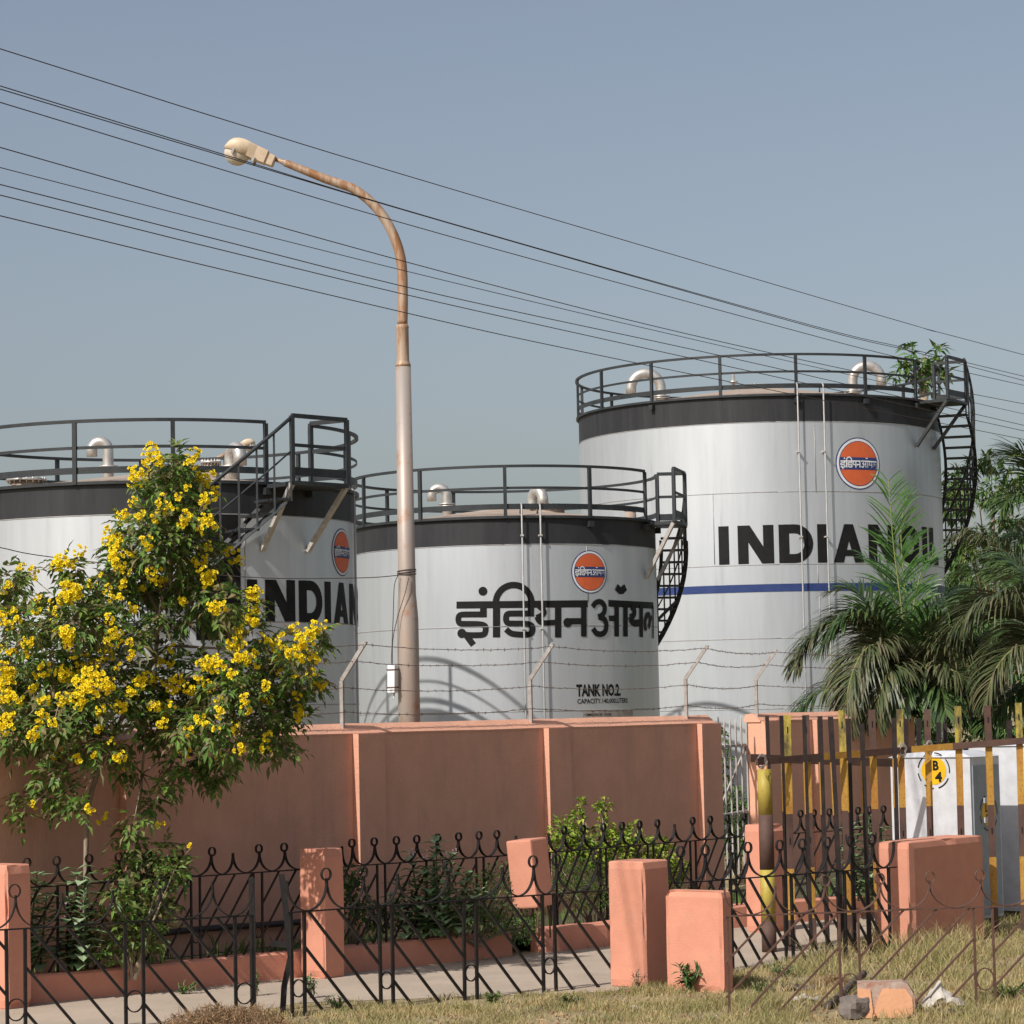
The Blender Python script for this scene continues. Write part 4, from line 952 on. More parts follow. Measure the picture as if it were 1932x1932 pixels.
low=[(1400,290,90),(1480,330,70),(1220,350,85),(1100,400,85),(1120,470,70),(950,420,100),(870,540,60),(790,620,50),(620,340,80),(450,340,100),(300,340,90),(660,450,50),(250,490,70),(330,560,60),(220,600,50),(130,590,40),(110,690,32),(370,600,50),(400,670,40),(700,720,42),(640,790,42),(700,860,70),(850,900,80),(930,950,70),(800,1000,75),(640,1000,55),(640,1100,65),(720,1150,100),(830,1120,80),(680,1280,85),(780,1300,75)]
BL=[(c1(x,y),r*.3617) for x,y,r in blobs]+[(c4(x,y),r*.3617) for x,y,r in low]
tb=gnd(159,1640+170,.15); tb=at(160,1810,26.3)
base=V(at(158,1700,YT-.2).x,YT-.2,.12)
tree=thing('flowering_tree','bushy tree covered in yellow trumpet flowers in front of the left tank','tree',base)
centres=[]
for (p,r) in BL:
    Y=YT+rnd(-.75,.65)*(1 if p[1]<1420 else .5)
    if p[1]>1360 and p[0]<260: Y=YT-rnd(.0,.8)
    centres.append((at(p[0],p[1],Y),r*YT/F))
m=MB(); tot=0
for c,r in centres:
    n=int((r/.235)**2*52)+5
    for _ in range(n):
        v=rdir()*(random.random()**.5)*r*.86; v.y*=1.5; q=c+v
        d=(v.normalized()*.7+V(rnd(-.6,.6),rnd(-.6,.6),rnd(-.5,.25))).normalized()
        spray(m,q,d,random.choice((2,2,3)),rnd(.07,.135),rnd(.034,.055),rnd(.08,.15))
m.build('crown',M['leaf'],tree)
# trunk and limbs
fl=[(790,235,18),(800,300,50),(840,315,25),(705,375,30),(740,400,40),(700,425,25),(1010,285,35),(1000,330,25),(1050,410,30),(1095,385,20),(1080,455,35),(1130,485,20),(1060,520,30),(1105,510,18),(975,455,15),(940,512,18),(855,510,15),(700,535,22),(850,560,30),(905,555,15),(650,610,35),(730,605,25),(810,615,20),(970,605,30),(960,640,25),(1080,620,30),(1105,665,22),(1040,680,20),(580,690,35),(620,720,35),(560,740,25),(610,770,35),(760,745,32),(600,820,35),(620,850,30),(680,790,20),(1080,770,25),(1060,830,30),(1030,840,20),(1190,790,25),(1225,780,12),(1215,830,18),(1265,830,20),(420,790,25),(330,840,45),(290,870,25),(370,850,25),(340,930,30),(345,970,25),(110,875,22),(170,890,18),(180,920,18),(40,965,20),(20,1000,10),(1055,900,28),(1100,925,30),(1080,960,30),(660,890,20),(800,900,35),(830,940,30),(480,965,20),(540,920,18),(650,955,22),(565,985,20),(760,985,22),(380,1010,45),(340,1030,35),(400,1000,25),(135,1065,20),(280,1090,25),(190,1095,15),(270,1060,15),(580,1030,18),(630,1040,18),(20,1110,25),(15,1150,25),(60,1100,15),(1320,1020,42),(1130,1080,35),(1165,1070,22),(1330,1105,20),(1300,1140,25),(1335,1165,15),(575,1140,20),(1250,1210,30),(1245,1240,15),(355,1225,30),(590,1230,38),(1220,1265,28),(1265,1295,20),(1540,1190,22),(1640,1190,30),(1710,1175,15),(1605,1240,35),(1560,1260,25),(1580,1300,15),(1465,1225,15),(1375,1240,18),(1440,1255,15),(60,1310,22),(10,1290,15),(150,1325,12),(380,1325,15),(460,1335,20),(550,1310,30),(600,1300,18),(690,1330,18),(830,1360,18),(1065,1375,30),(1110,1370,35),(1160,1395,25),(1240,1350,20),(1290,1345,28),(1330,1385,12),(1560,1340,22),(1630,1335,25),(1665,1360,15),(420,1400,25),(480,1420,35),(500,1380,30),(235,1405,28),(330,1430,38),(370,1450,25),(415,1480,30),(440,1510,30),(490,1495,30),(560,1480,40),(740,1460,35),(770,1440,30),(800,1465,20),(690,1520,30),(905,1490,35),(930,1450,20),(1095,1490,22),(40,1490,30),(20,1440,30),(20,1390,20),(1385,1500,22),(1390,1565,20),(1550,1540,18),(1665,1480,30),(1545,1425,12),(1220,1440,12),(1460,1420,12),(50,1560,35),(90,1560,25),(15,1570,20),(330,1555,30),(385,1550,18),(430,1550,20),(1010,1590,15),(620,1600,30),(650,1610,15),(800,1600,25),(870,1610,28),(530,1610,18),(535,1640,12),(60,1650,15),(30,1710,28),(60,1705,15),(170,1750,25),(850,1685,22),(1250,1705,18),(1130,1720,14),(1080,1700,10)]
FL=[(c1(x,y),r*.3617) for x,y,r in fl]+[(c4(x,y),r*.3617) for x,y,r in [(290,395,18),(345,350,15),(410,410,20),(645,425,22),(175,640,18),(480,660,20),(525,730,15),(565,695,12),(835,745,15),(995,865,12)]]
rs=random.Random(5)
for _ in range(95):
    x_=rs.uniform(0,600); y_=rs.uniform(1130,1430)
    if any(((x_-p_[0])**2+(y_-p_[1])**2)**.5<r_*.85 for p_,r_ in BL): FL.append(((x_,y_),rs.uniform(4,9.5)))
FL.sort(key=lambda a:-a[1])
rest=MB(); stems=MB()
for i,(p,r) in enumerate(FL):
    # in front of the nearest leaf mass
    best=min(centres,key=lambda c:(at(p[0],p[1],c[0].y)-c[0]).length); Y=best[0].y-.05
    for cc,rr_ in centres:
        dd=(at(p[0],p[1],cc.y)-cc).length
        if dd<rr_: Y=min(Y,cc.y-1.5*rr_*math.sqrt(1-(dd/rr_)**2)*.93)
    Y-=.10; c=at(p[0],p[1],Y); R=r*Y/F*(1.1 if p[1]<1150 else 1.2)
    mb=MB() if i<98 else rest
    n=max(4,int((r/3.6)**2*(1.9 if p[1]<1150 else 2.5)))
    for _ in range(n):
        v=rdir(); v.y=-abs(v.y); q=c+V(v.x,v.y*.8,v.z)*(R*random.random()**.5)
        trumpet(mb,q,(v+V(-.1,-.5,rnd(-.3,.3))).normalized(),rnd(.018,.028))
    stems.tube([c+V(0,.05,0),best[0].lerp(c,.3)],.004,4)
    if i<98: mb.build('flower_cluster',M['flower'],tree)
o=rest.build('flower_cluster',M['flower'],tree); o['kind']='stuff'
m=stems
main=[base,at(163,1539,YT-.15),at(174,1489,YT),at(195,1430,YT),at(222,1370,YT),at(262,1300,YT),at(293,1240,YT),at(297,1200,YT),at(300,1160,YT),at(310,1110,YT),at(318,1040,YT),at(322,960,YT),at(325,880,YT)]
m.tube(main,[.026,.024,.024,.023,.023,.022,.022,.020,.018,.016,.013,.010,.006],8)
m.tube([V(base.x+.55,YT+.1,.12),at(255,1640,YT+.1),at(262,1540,YT+.1),at(268,1460,YT),at(275,1380,YT)],[.018,.017,.016,.014,.01],7)
for pts in ([(293,1240),(270,1205),(225,1215),(180,1200)],[(296,1235),(325,1218),(390,1222),(440,1225),(500,1215)],[(297,1200),(260,1190),(200,1180),(150,1150)],[(262,1300),(300,1290),(370,1275),(440,1280),(520,1250),(580,1230)],[(240,1335),(190,1310),(120,1290),(60,1260)],[(300,1160),(280,1120),(255,1060),(240,1000)],[(310,1110),(350,1060),(380,1040)],[(222,1370),(290,1370),(350,1370),(430,1370),(500,1365)],[(297,1200),(283,1180),(277,1140)],[(293,1240),(276,1260),(268,1300)]):
    q=[at(x,y,YT+rnd(-.2,.2)) for x,y in pts]; m.tube(q,[.02-.014*i/(len(q)-1) for i in range(len(q))],6)
for c,r in centres:
    s=min([at(x,y,YT) for x,y in((293,1240),(310,1110),(222,1370),(322,960),(195,1430),(180,1200),(440,1225),(520,1250),(120,1290),(430,1370),(268,1460),(255,1640))],key=lambda a:(a-c).length)
    mid=s.lerp(c,.5)+V(rnd(-.05,.05),rnd(-.05,.05),rnd(0,.08)); m.tube([s,mid,c],[.010,.007,.003],5)
m.build('trunk',M['bark'],tree)
# ---------------- generic leafy shrubs
def shrub(name,label,cat,x,y,z0,blobs,mat,leaf,dens,stem=None,flowers=None,curl=False):
    """blobs: (px,py,Y,r_px)"""
    root=thing(name,label,cat,(x,y,z0)); m=MB(); st=MB(); cs=[]
    for px,py,Y,r in blobs:
        c=at(px,py,Y); rr=r*Y/F; cs.append((c,rr)); l,w=leaf
        n=int((3.4 if leaf[0]<.07 else 6)*dens*rr*rr/(l*w))
        for _ in range(n):
            v=rdir()*(random.random()**.45)*rr; q=c+v
            if q.z<z0: continue
            d=(v.normalized()*.8+V(rnd(-.5,.5),rnd(-.5,.5),rnd(-.4,.6))).normalized()
            leaflet(m,q,d,(rdir()+V(0,0,1.2)).normalized(),l*rnd(.6,1.15),w*rnd(.7,1.1),0,.3,.4 if curl else .2)
        st.tube([V(x+rnd(-.05,.05),y,z0),V((x+c.x)/2,(y+c.y)/2,(z0+c.z)/2+.05),c],[.014,.011,.005],5)
    m.build('foliage',M[mat],root); st.build('stem',M[stem or 'bark'],root)
    if flowers:
        f=MB()
        for px,py,Y in flowers:
            c=at(px,py,Y)
            for _ in range(9): q=c+rdir()*.035; trumpet(f,q,(rdir()+V(0,-.6,.3)).normalized(),.012)
        f.build('flower_head',M['pinkfl'],root)
    return root,cs
def milkweed(label,stems,flowers,Y):
    """upright stems with opposite broad grey-green leaves: (pxb,pyb,pxt,pyt)"""
    b=at(stems[0][0],stems[0][1],Y); root=thing('milkweed',label,'shrub',(b.x,b.y,.15)); m=MB(); s=MB()
    for xb,yb,xt,yt in stems:
        Ys=Y+rnd(-.15,.15); a=at(xb,yb,Ys); a.z=max(.12,min(a.z,.3)); t=at(xt,yt,Ys-.05); n=max(6,int((t-a).length/.042))
        s.tube([a,a.lerp(t,.5)+V(rnd(-.03,.03),0,0),t],[.013,.010,.006],6)
        for i in range(1,n+1):
            q=a.lerp(t,i/n); ang=i*1.57+rnd(-.3,.3); l=.25*(1-.3*i/n)*rnd(.8,1.15)
            for e in(0,math.pi):
                d=V(math.cos(ang+e),math.sin(ang+e),rnd(.1,.6)).normalized(); leaflet(m,q,d,V(0,0,1),l,l*.62,0,.12,.3)
    m.build('foliage',M['leaf_grey'],root); s.build('stem',M['frond_mid'],root)
    f=MB()
    for px,py in flowers:
        c=at(px,py,Y-.12)
        for _ in range(10): q=c+rdir()*.035; trumpet(f,q,(rdir()+V(0,-.6,.3)).normalized(),.011)
    if flowers: f.build('flower_head',M['pinkfl'],root)
milkweed('broad leaved pale milkweed at the left edge of the kerb bed',[(60,1830,70,1650),(75,1830,88,1690),(55,1830,55,1720)],[(52,1692),(66,1735)],26.0)
milkweed('broad leaved milkweed with pale pink flowers beside the thin trunk of the flowering tree',[(140,1830,145,1640),(155,1830,158,1655),(130,1830,128,1700),(165,1830,172,1720)],[(124,1700),(157,1712),(120,1735)],26.1)
milkweed('large milkweed with pale pink flowers between the two kerb pillars',[(800,1760,775,1610),(820,1760,822,1585),(835,1760,850,1615),(850,1760,885,1650),(790,1760,750,1665),(830,1760,800,1640),(860,1770,905,1680),(805,1770,780,1700),(840,1770,840,1680),(770,1770,735,1690)],[(776,1608),(803,1612),(845,1612),(855,1606)],28.9)
shrub('shrub','dark leafy shrub right behind the pillar left of centre','shrub',at(665,1700,28.8).x,28.8,.15,[(660,1655,28.8,24),(668,1680,28.8,24),(660,1715,28.8,26),(690,1725,28.9,26),(715,1735,28.9,24)],'leaf_dark',(.07,.04),3.0)
shrub('shrub','dark fine leaved undergrowth around the milkweed and the broken pillar','shrub',at(900,1720,29.0).x,29.2,.15,[(745,1730,28.9,26),(790,1745,28.9,26),(860,1730,29.0,30),(905,1700,29.1,34),(925,1740,29.2,30),(950,1690,29.5,28),(965,1640,29.8,22),(960,1730,29.4,26),(985,1755,29.4,26),(1000,1740,29.5,20),(925,1650,29.8,18)],'leaf_dark',(.045,.022),2.6)
rootc,cs=shrub('croton_hedge','lime and dark green curly leaved croton bush against the wall','bush',at(1160,1690,31.4).x,31.6,.15,[(1060,1570,31.2,26),(1062,1600,31.2,26),(1090,1570,31.4,18),(1089,1540,31.4,15),(1095,1520,31.4,11),(1098,1590,31.3,24),(1140,1565,31.5,18),(1135,1530,31.5,14),(1139,1518,31.5,11),(1148,1590,31.5,22),(1175,1585,31.6,24),(1190,1570,31.7,18),(1120,1615,31.3,28),(1165,1615,31.5,28),(1210,1605,31.8,26),(1250,1615,32.2,24),(1240,1595,32.2,16),(1285,1640,32.8,20),(1270,1640,32.6,26),(1230,1635,32.0,28)],'leaf_lime',(.075,.05),3.4,curl=True)
shrub('shrub','fine leaved bright green growth below the croton bush','shrub',at(1120,1700,30.9).x,31.0,.15,[(1060,1640,30.9,28),(1100,1650,31.0,30),(1145,1650,31.2,32),(1190,1655,31.4,30),(1230,1670,31.7,28),(1270,1680,32.0,26),(1080,1680,30.8,26),(1125,1690,30.9,28),(1165,1690,31.1,26),(1210,1700,31.4,22),(1045,1670,30.7,22),(1310,1690,32.6,18)],'leaf_fine',(.035,.016),3.0)
shrub('shrub','dark rounded bush seen through the pales of the picket gate','shrub',at(1400,1590,41).x,41,.0,[(1370,1540,41,34),(1395,1510,41,22),(1410,1545,41,30),(1385,1590,41,40),(1420,1590,41,24),(1365,1480,41.5,20),(1360,1430,41.5,22),(1358,1390,41.5,16)],'leaf_dark',(.09,.05),3.0)
shrub('shrub','mid green bush low in the kerb bed between the two milkweeds at the left','shrub',at(250,1760,26.2).x,26.2,.15,[(215,1740,26.2,40),(255,1700,26.3,42),(295,1720,26.3,38),(240,1780,26.2,40),(190,1780,26.1,30),(300,1660,26.3,30),(330,1640,26.3,24),(280,1770,26.3,34)],'leaf',(.09,.045),1.9)
shrub('shrub','leafy green growth behind the large milkweed, left of the broken pillar','shrub',at(840,1700,29.2).x,29.2,.15,[(760,1700,29.1,26),(800,1680,29.2,30),(850,1660,29.2,30),(890,1680,29.2,30),(820,1720,29.1,34),(870,1720,29.2,30),(930,1660,29.6,26),(910,1740,29.2,30)],'leaf_fine',(.07,.035),.9)
milkweed('leafy plant between the rear striped bars and the white cabinet',[(1620,1700,1605,1560),(1630,1700,1640,1540),(1645,1700,1662,1565),(1610,1700,1595,1600),(1650,1700,1680,1590)],[],33.6)
def weed(label,px,py,h,w,n,mat='leaf_dark',leafl=.06):
    b=gnd(px,py); root=thing('weed',label,'weed',(b.x,b.y,0)); m=MB(); s=MB()
    for i in range(n):
        t=b+V(rnd(-w,w),rnd(-w,w)*.5,h*rnd(.6,1)); s.tube([b+V(rnd(-.02,.02),0,0),t],[.005,.003],4); k=5
        for j in range(k):
            q=b.lerp(t,.35+.65*j/k)
            for _ in range(3): leaflet(m,q,(rdir()+V(0,0,.35)).normalized(),V(0,0,1),leafl*rnd(.6,1.2),leafl*.35)
    m.build('foliage',M[mat],root); s.build('stem',M['bark'],root)
weed('small dark leafy weed at the foot of the low pink stub',1300,1872,.26,.12,7,'leaf_dark',.10)
weed('small dark weed at the right corner of the low pink stub',1354,1868,.28,.09,6,'leaf_dark',.10)
weed('twisted dark weed beside the black end post, left of the fence gap',483,1880,.27,.03,6)
weed('dark weed right of the fence gap by the bent post',588,1884,.24,.05,6)
weed('sparse reddish weed beside the tall near pillar',1200,1872,.22,.10,5,'straw',.04)
weed('green weed at the foot of the kerb near the fence gap',345,1876,.12,.16,7,'leaf_fine',.05)
for i_,(wx_,wy_,tx_) in enumerate([(640,1908,'green tuft weed in the grass below the gap right of the bent post'),(930,1893,'low green weed in front of the middle iron fence, left one'),(1075,1898,'low green weed in front of the middle iron fence, right one'),(1440,1880,'green weed between the low stub and the rusty fence corner'),(1690,1800,'green tuft at the foot of the pink end wall'),(1480,1845,'dark green weed behind the left end of the rusty fence')]):
    weed(tx_,wx_,wy_,rnd(.08,.16),rnd(.10,.2),9,random.choice(('leaf_fine','leaf_dark')),.045)
weed('green weed at the lower right corner',1900,1890,.16,.22,9,'leaf_fine',.07)
# ---------------- palms
def frond(m,pts,ll,n,droop,wl=.035,base_gap=.12,tip=.3,spread=.8,rm=None,lift=0,miss=.1):
    P=cr(pts,8); Ls=[0]
    for a,b in zip(P,P[1:]): Ls.append(Ls[-1]+(b-a).length)
    T=Ls[-1]
    def ev(t):
        s=t*T
        for i in range(len(P)-1):
            if Ls[i+1]>=s: 
                f=(s-Ls[i])/max(1e-6,Ls[i+1]-Ls[i]); return P[i].lerp(P[i+1],f),(P[i+1]-P[i]).normalized()
        return P[-1],(P[-1]-P[-2]).normalized()
    rm.tube(P,[.022*(1-.8*i/(len(P)-1)) for i in range(len(P))],6)
    for i in range(n):
        t=base_gap+(1-base_gap)*(i+.5)/n; p,d=ev(t); L_=ll*(math.sin(math.pi*(.12+.80*t))**.7)*rnd(.85,1.1)
        side=d.cross(V(0,0,1)); 
        if side.length<.15: side=V(1,0,0)
        side.normalize(); up=side.cross(d).normalized()
        for s in(-1,-1,1,1):
            if random.random()<miss: continue
            dd=(side*s*spread*rnd(.6,1.2)+d*(.45+.5*t+rnd(-.1,.3))+up*(rnd(-.15,.5)+lift)).normalized()
            n0=len(m.v); q=p; prev=None; segs=5; wd=wl
            for k in range(segs+1):
                f=k/segs; w=wd*(.35+1.6*f*(1-f)+ .0)*(1 if k<segs else .05)
                sv=dd.cross(up); sv=(sv if sv.length>.05 else side).normalized()
                m.v.append(tuple(q+sv*(w/2))); m.v.append(tuple(q-sv*(w/2)))
                q=q+dd*(L_/segs); dd=(dd-V(0,0,droop*(.3+f)/segs*2.2)).normalized()
            for k in range(segs): m.face((n0+2*k,n0+2*k+1,n0+2*k+3,n0+2*k+2))
def palm(label,cx,cy,Y,fr,trunk_r,cat='palm tree',name='palm_tree'):
    b=at(cx,cy,Y); root=thing(name,label,cat,(b.x,Y,0)); m=MB(); m.tube([V(b.x,Y,0),V(b.x+.03,Y,b.z*.5),V(b.x,Y,b.z+.05)],[trunk_r*1.2,trunk_r,trunk_r*.8],12); m.build('trunk',M['bark'],root)
    for f in fr:
        pts,ll,n,droop,mat=f[:5]; kw=f[5] if len(f)>5 else {}
        mm=MB(); rm=MB(); Q=[at(x,y,Y+dy) for x,y,dy in pts]; frond(mm,Q,ll,n,droop,rm=rm,**kw)
        o=mm.build('frond',M[mat],root); rm.build('rachis',M['rachis'],o)
PY=43.6
palm('bushy palm with a tall upright green frond in front of the tallest tank',1712,1330,PY,[
 ([(1712,1330,0),(1712,1260,0),(1700,1140,-.1),(1687,1040,-.1),(1680,960,-.1),(1676,905,0)],.80,44,.45,'frond_new',dict(spread=.8,wl=.027,base_gap=.18,miss=.50,lift=.1)),
 ([(1712,1330,0),(1716,1230,.3),(1706,1100,.5),(1700,1000,.6),(1712,930,.7)],.70,34,.6,'frond_new',dict(spread=.8,wl=.027,base_gap=.35,miss=.5)),
 ([(1708,1300,0),(1680,1225,-.3),(1620,1175,-.6),(1560,1180,-.8),(1520,1215,-.9),(1500,1260,-1)],0.79,101,1.0,'frond_old',dict(wl=.040)),
 ([(1706,1290,0),(1690,1240,-.8),(1660,1215,-1.3),(1625,1235,-1.7),(1600,1300,-2.0),(1595,1370,-2.0)],0.86,109,1.1,'frond_old',dict(wl=.040)),
 ([(1706,1310,0),(1660,1270,-.4),(1600,1280,-.8),(1540,1310,-1),(1500,1350,-1.1)],0.73,59,1.2,'frond_mid',dict(wl=.045)),
 ([(1710,1310,0),(1750,1250,-.6),(1800,1220,-1.2),(1845,1245,-1.5),(1870,1300,-1.6)],0.88,105,.9,'frond_old',dict(wl=.040)),
 ([(1710,1310,0),(1745,1270,-1),(1790,1262,-1.7),(1825,1290,-2),(1835,1330,-2)],0.75,93,1.0,'frond_old',dict(wl=.040)),
 ([(1712,1300,0),(1730,1210,.4),(1760,1150,.7),(1800,1120,.9),(1850,1130,1)],0.65,54,.7,'frond_mid',dict(wl=.045)),
 ([(1708,1300,0),(1670,1200,.4),(1640,1140,.7),(1600,1110,.9),(1560,1120,1)],0.63,52,.6,'frond_mid',dict(wl=.045)),
 ([(1712,1330,0),(1690,1330,-.9),(1650,1340,-1.4),(1600,1370,-1.8)],0.63,46,1.2,'frond_mid',dict(wl=.045)),
 ([(1712,1330,0),(1740,1320,-.8),(1790,1330,-1.4),(1840,1370,-1.8)],0.63,46,1.2,'frond_mid',dict(wl=.045)),
 ([(1712,1330,0),(1712,1290,-1),(1705,1290,-1.7),(1700,1340,-2.1)],0.63,46,1.2,'frond_mid',dict(wl=.045)),
 ([(1712,1320,0),(1740,1240,.9),(1770,1210,1.3),(1810,1220,1.6)],0.63,44,.8,'frond_mid',dict(wl=.045)),
 ([(1712,1320,0),(1680,1240,.9),(1650,1220,1.3),(1600,1240,1.6)],0.63,44,.8,'frond_mid',dict(wl=.045)),

 ([(1712,1325,0),(1725,1240,-.5),(1765,1170,-.9),(1810,1170,-1.2),(1840,1210,-1.3)],.80,64,.9,'frond_mid',dict(wl=.045)),
 ([(1712,1325,0),(1690,1225,-.5),(1640,1160,-.9),(1585,1170,-1.2),(1550,1225,-1.3)],.80,64,.9,'frond_mid',dict(wl=.045)),
 ([(1712,1325,0),(1700,1270,-1.1),(1680,1262,-1.8),(1660,1310,-2.1),(1655,1360,-2.1)],.78,81,1.2,'frond_old',dict(wl=.05)),
 ([(1712,1325,0),(1750,1290,-1.0),(1775,1300,-1.7),(1785,1350,-2)],.78,56,1.2,'frond_mid',dict(wl=.05)),
 ([(1712,1320,0),(1720,1180,.1),(1735,1090,.3),(1765,1040,.5)],.62,34,.6,'frond_new',dict(wl=.028,miss=.3)),
 ([(1712,1320,0),(1700,1180,.1),(1668,1090,.3),(1630,1050,.5)],.62,34,.6,'frond_new',dict(wl=.028,miss=.3)),
],.10)
palm('second palm at the right edge with long hanging fronds',1990,1280,43.0,[
 ([(1990,1280,0),(1960,1190,-.4),(1910,1140,-.8),(1860,1140,-1),(1820,1170,-1.1),(1800,1200,-1.1)],1.04,121,1.15,'frond_old',dict(wl=.040)),
 ([(1990,1280,0),(1960,1230,-1),(1920,1220,-1.5),(1880,1260,-1.8),(1860,1320,-1.9)],0.88,101,1.2,'frond_old',dict(wl=.040)),
 ([(1990,1290,0),(1940,1290,-.8),(1890,1330,-1.2),(1860,1370,-1.4)],0.79,57,1.2,'frond_mid',dict(wl=.045)),
 ([(1990,1280,0),(1980,1180,.2),(1950,1100,.4),(1900,1060,.6),(1860,1055,.8)],0.79,65,.9,'frond_mid',dict(wl=.045)),
 ([(1990,1280,0),(1970,1220,.8),(1920,1190,1.3),(1870,1200,1.6)],0.73,57,1.0,'frond_mid',dict(wl=.045)),
 ([(1990,1280,0),(2040,1200,-.3),(2090,1180,-.5),(2130,1230,-.6)],0.88,93,1.0,'frond_old',dict(wl=.040)),
],.12)
palm('coconut palm behind, fronds reaching in from the right edge',2010,1000,58,[
 ([(2010,1000,0),(1990,920,-.4),(1950,870,-.8),(1910,860,-1),(1885,875,-1)],1.10,72,.45,'frond_mid',dict(wl=.045,spread=.9)),
 ([(2010,1000,0),(1980,950,-1),(1930,930,-1.6),(1890,960,-2)],1.05,65,.8,'frond_mid',dict(wl=.045)),
 ([(2010,1010,0),(1960,1000,-.8),(1915,1030,-1.4),(1885,1080,-1.8)],1.05,65,1.0,'frond_mid',dict(wl=.045)),
 ([(2010,1000,0),(2040,930,0),(2100,900,0),(2150,940,0)],1.05,59,.9,'frond_mid',dict(wl=.045)),
],.14)
palm('coconut palm behind the stairs of the tallest tank with a broad olive frond',2050,1210,54,[
 ([(2050,1210,0),(1990,1120,-.5),(1930,1065,-1),(1880,1030,-1.4),(1830,1005,-1.6),(1800,1012,-1.7)],.95,94,1.3,'frond_old',dict(wl=.035,spread=.6)),
 ([(2050,1210,0),(1980,1130,.5),(1900,1090,.9),(1840,1075,1),(1790,1090,1)],0.84,78,1.0,'frond_mid',dict(wl=.045,spread=.6)),
 ([(2050,1210,0),(1960,1160,0),(1870,1150,0),(1800,1180,0)],0.84,72,1.0,'frond_mid',dict(wl=.045,spread=.6)),
],.14)
# ---------------- broadleaf trees behind
def broadtree(label,cx,cyb,Y,blobs,leaf,mat,dens,palmate=False,group=None):
    b=at(cx,cyb,Y); root=thing('broadleaf_tree',label,'tree',(b.x,Y,0),group); m=MB(); t=MB(); top=at(cx,cyb,Y)
    t.tube([V(b.x,Y,0),V(b.x+.1,Y,top.z*.6),top],[.22,.16,.10],9)
    l,w=leaf
    for px,py,dy,r in blobs:
        c=at(px,py,Y+dy); rr=r*Y/F; t.tube([top,top.lerp(c,.5)+V(0,0,.1),c],[.05,.025,.008],6)
        for _ in range(int(13*dens*rr*rr/(l*w*5))):
            v=rdir()*(random.random()**.4)*rr; v.y*=1.2; q=c+v
            k=random.choice((5,6,7)); ax=(v.normalized()+V(0,0,-.1)+rdir()*.5).normalized()
            for j in range(k):
                if palmate:
                    s=ax.orthogonal().normalized(); u=ax.cross(s); a=2*math.pi*j/k; d=(ax*.35+s*math.cos(a)+u*math.sin(a)).normalized()
                else: d=(ax+rdir()*.75+V(0,0,-.55)).normalized()
                leaflet(m,q,d,(rdir()*.6+V(0,0,1)).normalized(),l*rnd(.7,1.15),w,0,.2,.35)
    m.build('crown',M[mat],root); t.build('trunk',M['bark'],root)
bb=[]
random.seed(11)
for _ in range(46):
    px=rnd(1775,2000); top=905-(px-1775)*.10+25*math.sin(px*.05); py=top+random.random()**.8*(1330-top); bb.append((px,py,rnd(-2,2),rnd(20,36)))
broadtree('leafy green broadleaf tree behind the stairs of the tallest tank',1880,1250,68,bb+[(1840,880,0,20),(1870,872,0,18),(1800,900,0,20),(1915,900,0,26)],(.24,.06),'leaf_mango',2.4)
bb=[]
for _ in range(26):
    px=rnd(1740,2000); py=rnd(1180,1350); bb.append((px,py,rnd(-1.5,1.5),rnd(24,36)))
broadtree('dark undergrowth tree behind the palms and the white cabinets',1860,1340,50,bb+[(1760,1390,0,40),(1830,1400,0,40),(1900,1390,0,40),(1960,1380,0,40),(1720,1360,0,30)],(.16,.05),'leaf_dark',2.2)
broadtree('papaya like tree whose crown shows above the stair platform of the tallest tank',1742,725,66,[(1718,674,0,22),(1745,668,0,22),(1770,672,0,20),(1696,700,0,20),(1730,698,0,24),(1765,700,0,22),(1785,708,0,16),(1750,724,0,22),(1715,718,0,20)],(.34,.10),'leaf_mango',.9,palmate=True)
# ================================================================= GRASS
def inpoly(x,y,P):
    c=False; j=len(P)-1
    for i in range(len(P)):
        if (P[i].y>y)!=(P[j].y>y) and x<(P[j].x-P[i].x)*(y-P[i].y)/(P[j].y-P[i].y)+P[i].x: c=not c
        j=i
    return c
def grass(name,poly,n,h0,h1,mat,z=0,kind='stuff',clump=.9,wid=.006,lean=.5):
    xs=[p.x for p in poly]; ys=[p.y for p in poly]; m=MB(); k=0
    while k<n:
        x=rnd(min(xs),max(xs)); y=rnd(min(ys),max(ys)); k+=1
        if not inpoly(x,y,poly): continue
        nv=noise.noise(V(x*1.3,y*1.3,0))*.5+.5; n2=noise.noise(V(x*5,y*5,3))*.5+.5
        nv=min(1,max(0,(nv-.34)*3.2)); n2=min(1,max(0,(n2-.3)*2.4))
        if random.random()>(.10+.9*nv*clump)*(0.25+n2*.9): continue
        h=rnd(h0,h1)*(.45+nv*.5+n2*.45); a=rnd(0,6.28); l=rnd(.1,lean)*h; dx,dy=math.cos(a)*l,math.sin(a)*l; b=rnd(0,6.28); wx,wy=math.cos(b)*wid,math.sin(b)*wid
        n0=len(m.v); m.v+= [(x-wx,y-wy,z),(x+wx,y+wy,z),(x+dx*.4-wx*.8,y+dy*.4-wy*.8,z+h*.6),(x+dx*.4+wx*.8,y+dy*.4+wy*.8,z+h*.6),(x+dx,y+dy,z+h)]
        m.face((n0,n0+1,n0+3,n0+2)); m.face((n0+2,n0+3,n0+4))
    return tag(m.build(name,mat),None,None,kind=kind)
G=[V(p.x,p.y,0) for p in [gnd(-100,2040),gnd(380,1938),gnd(560,1894),gnd(1146,1873),gnd(1300,1851),gnd(1420,1830),gnd(1500,2020)]]
grass('grass',[G[1],G[2],G[3],G[4],G[5],V(2.2,21.2,0),V(-2.9,21.2,0)],150000,.02,.07,M['grass'],wid=.0032,lean=1.2)
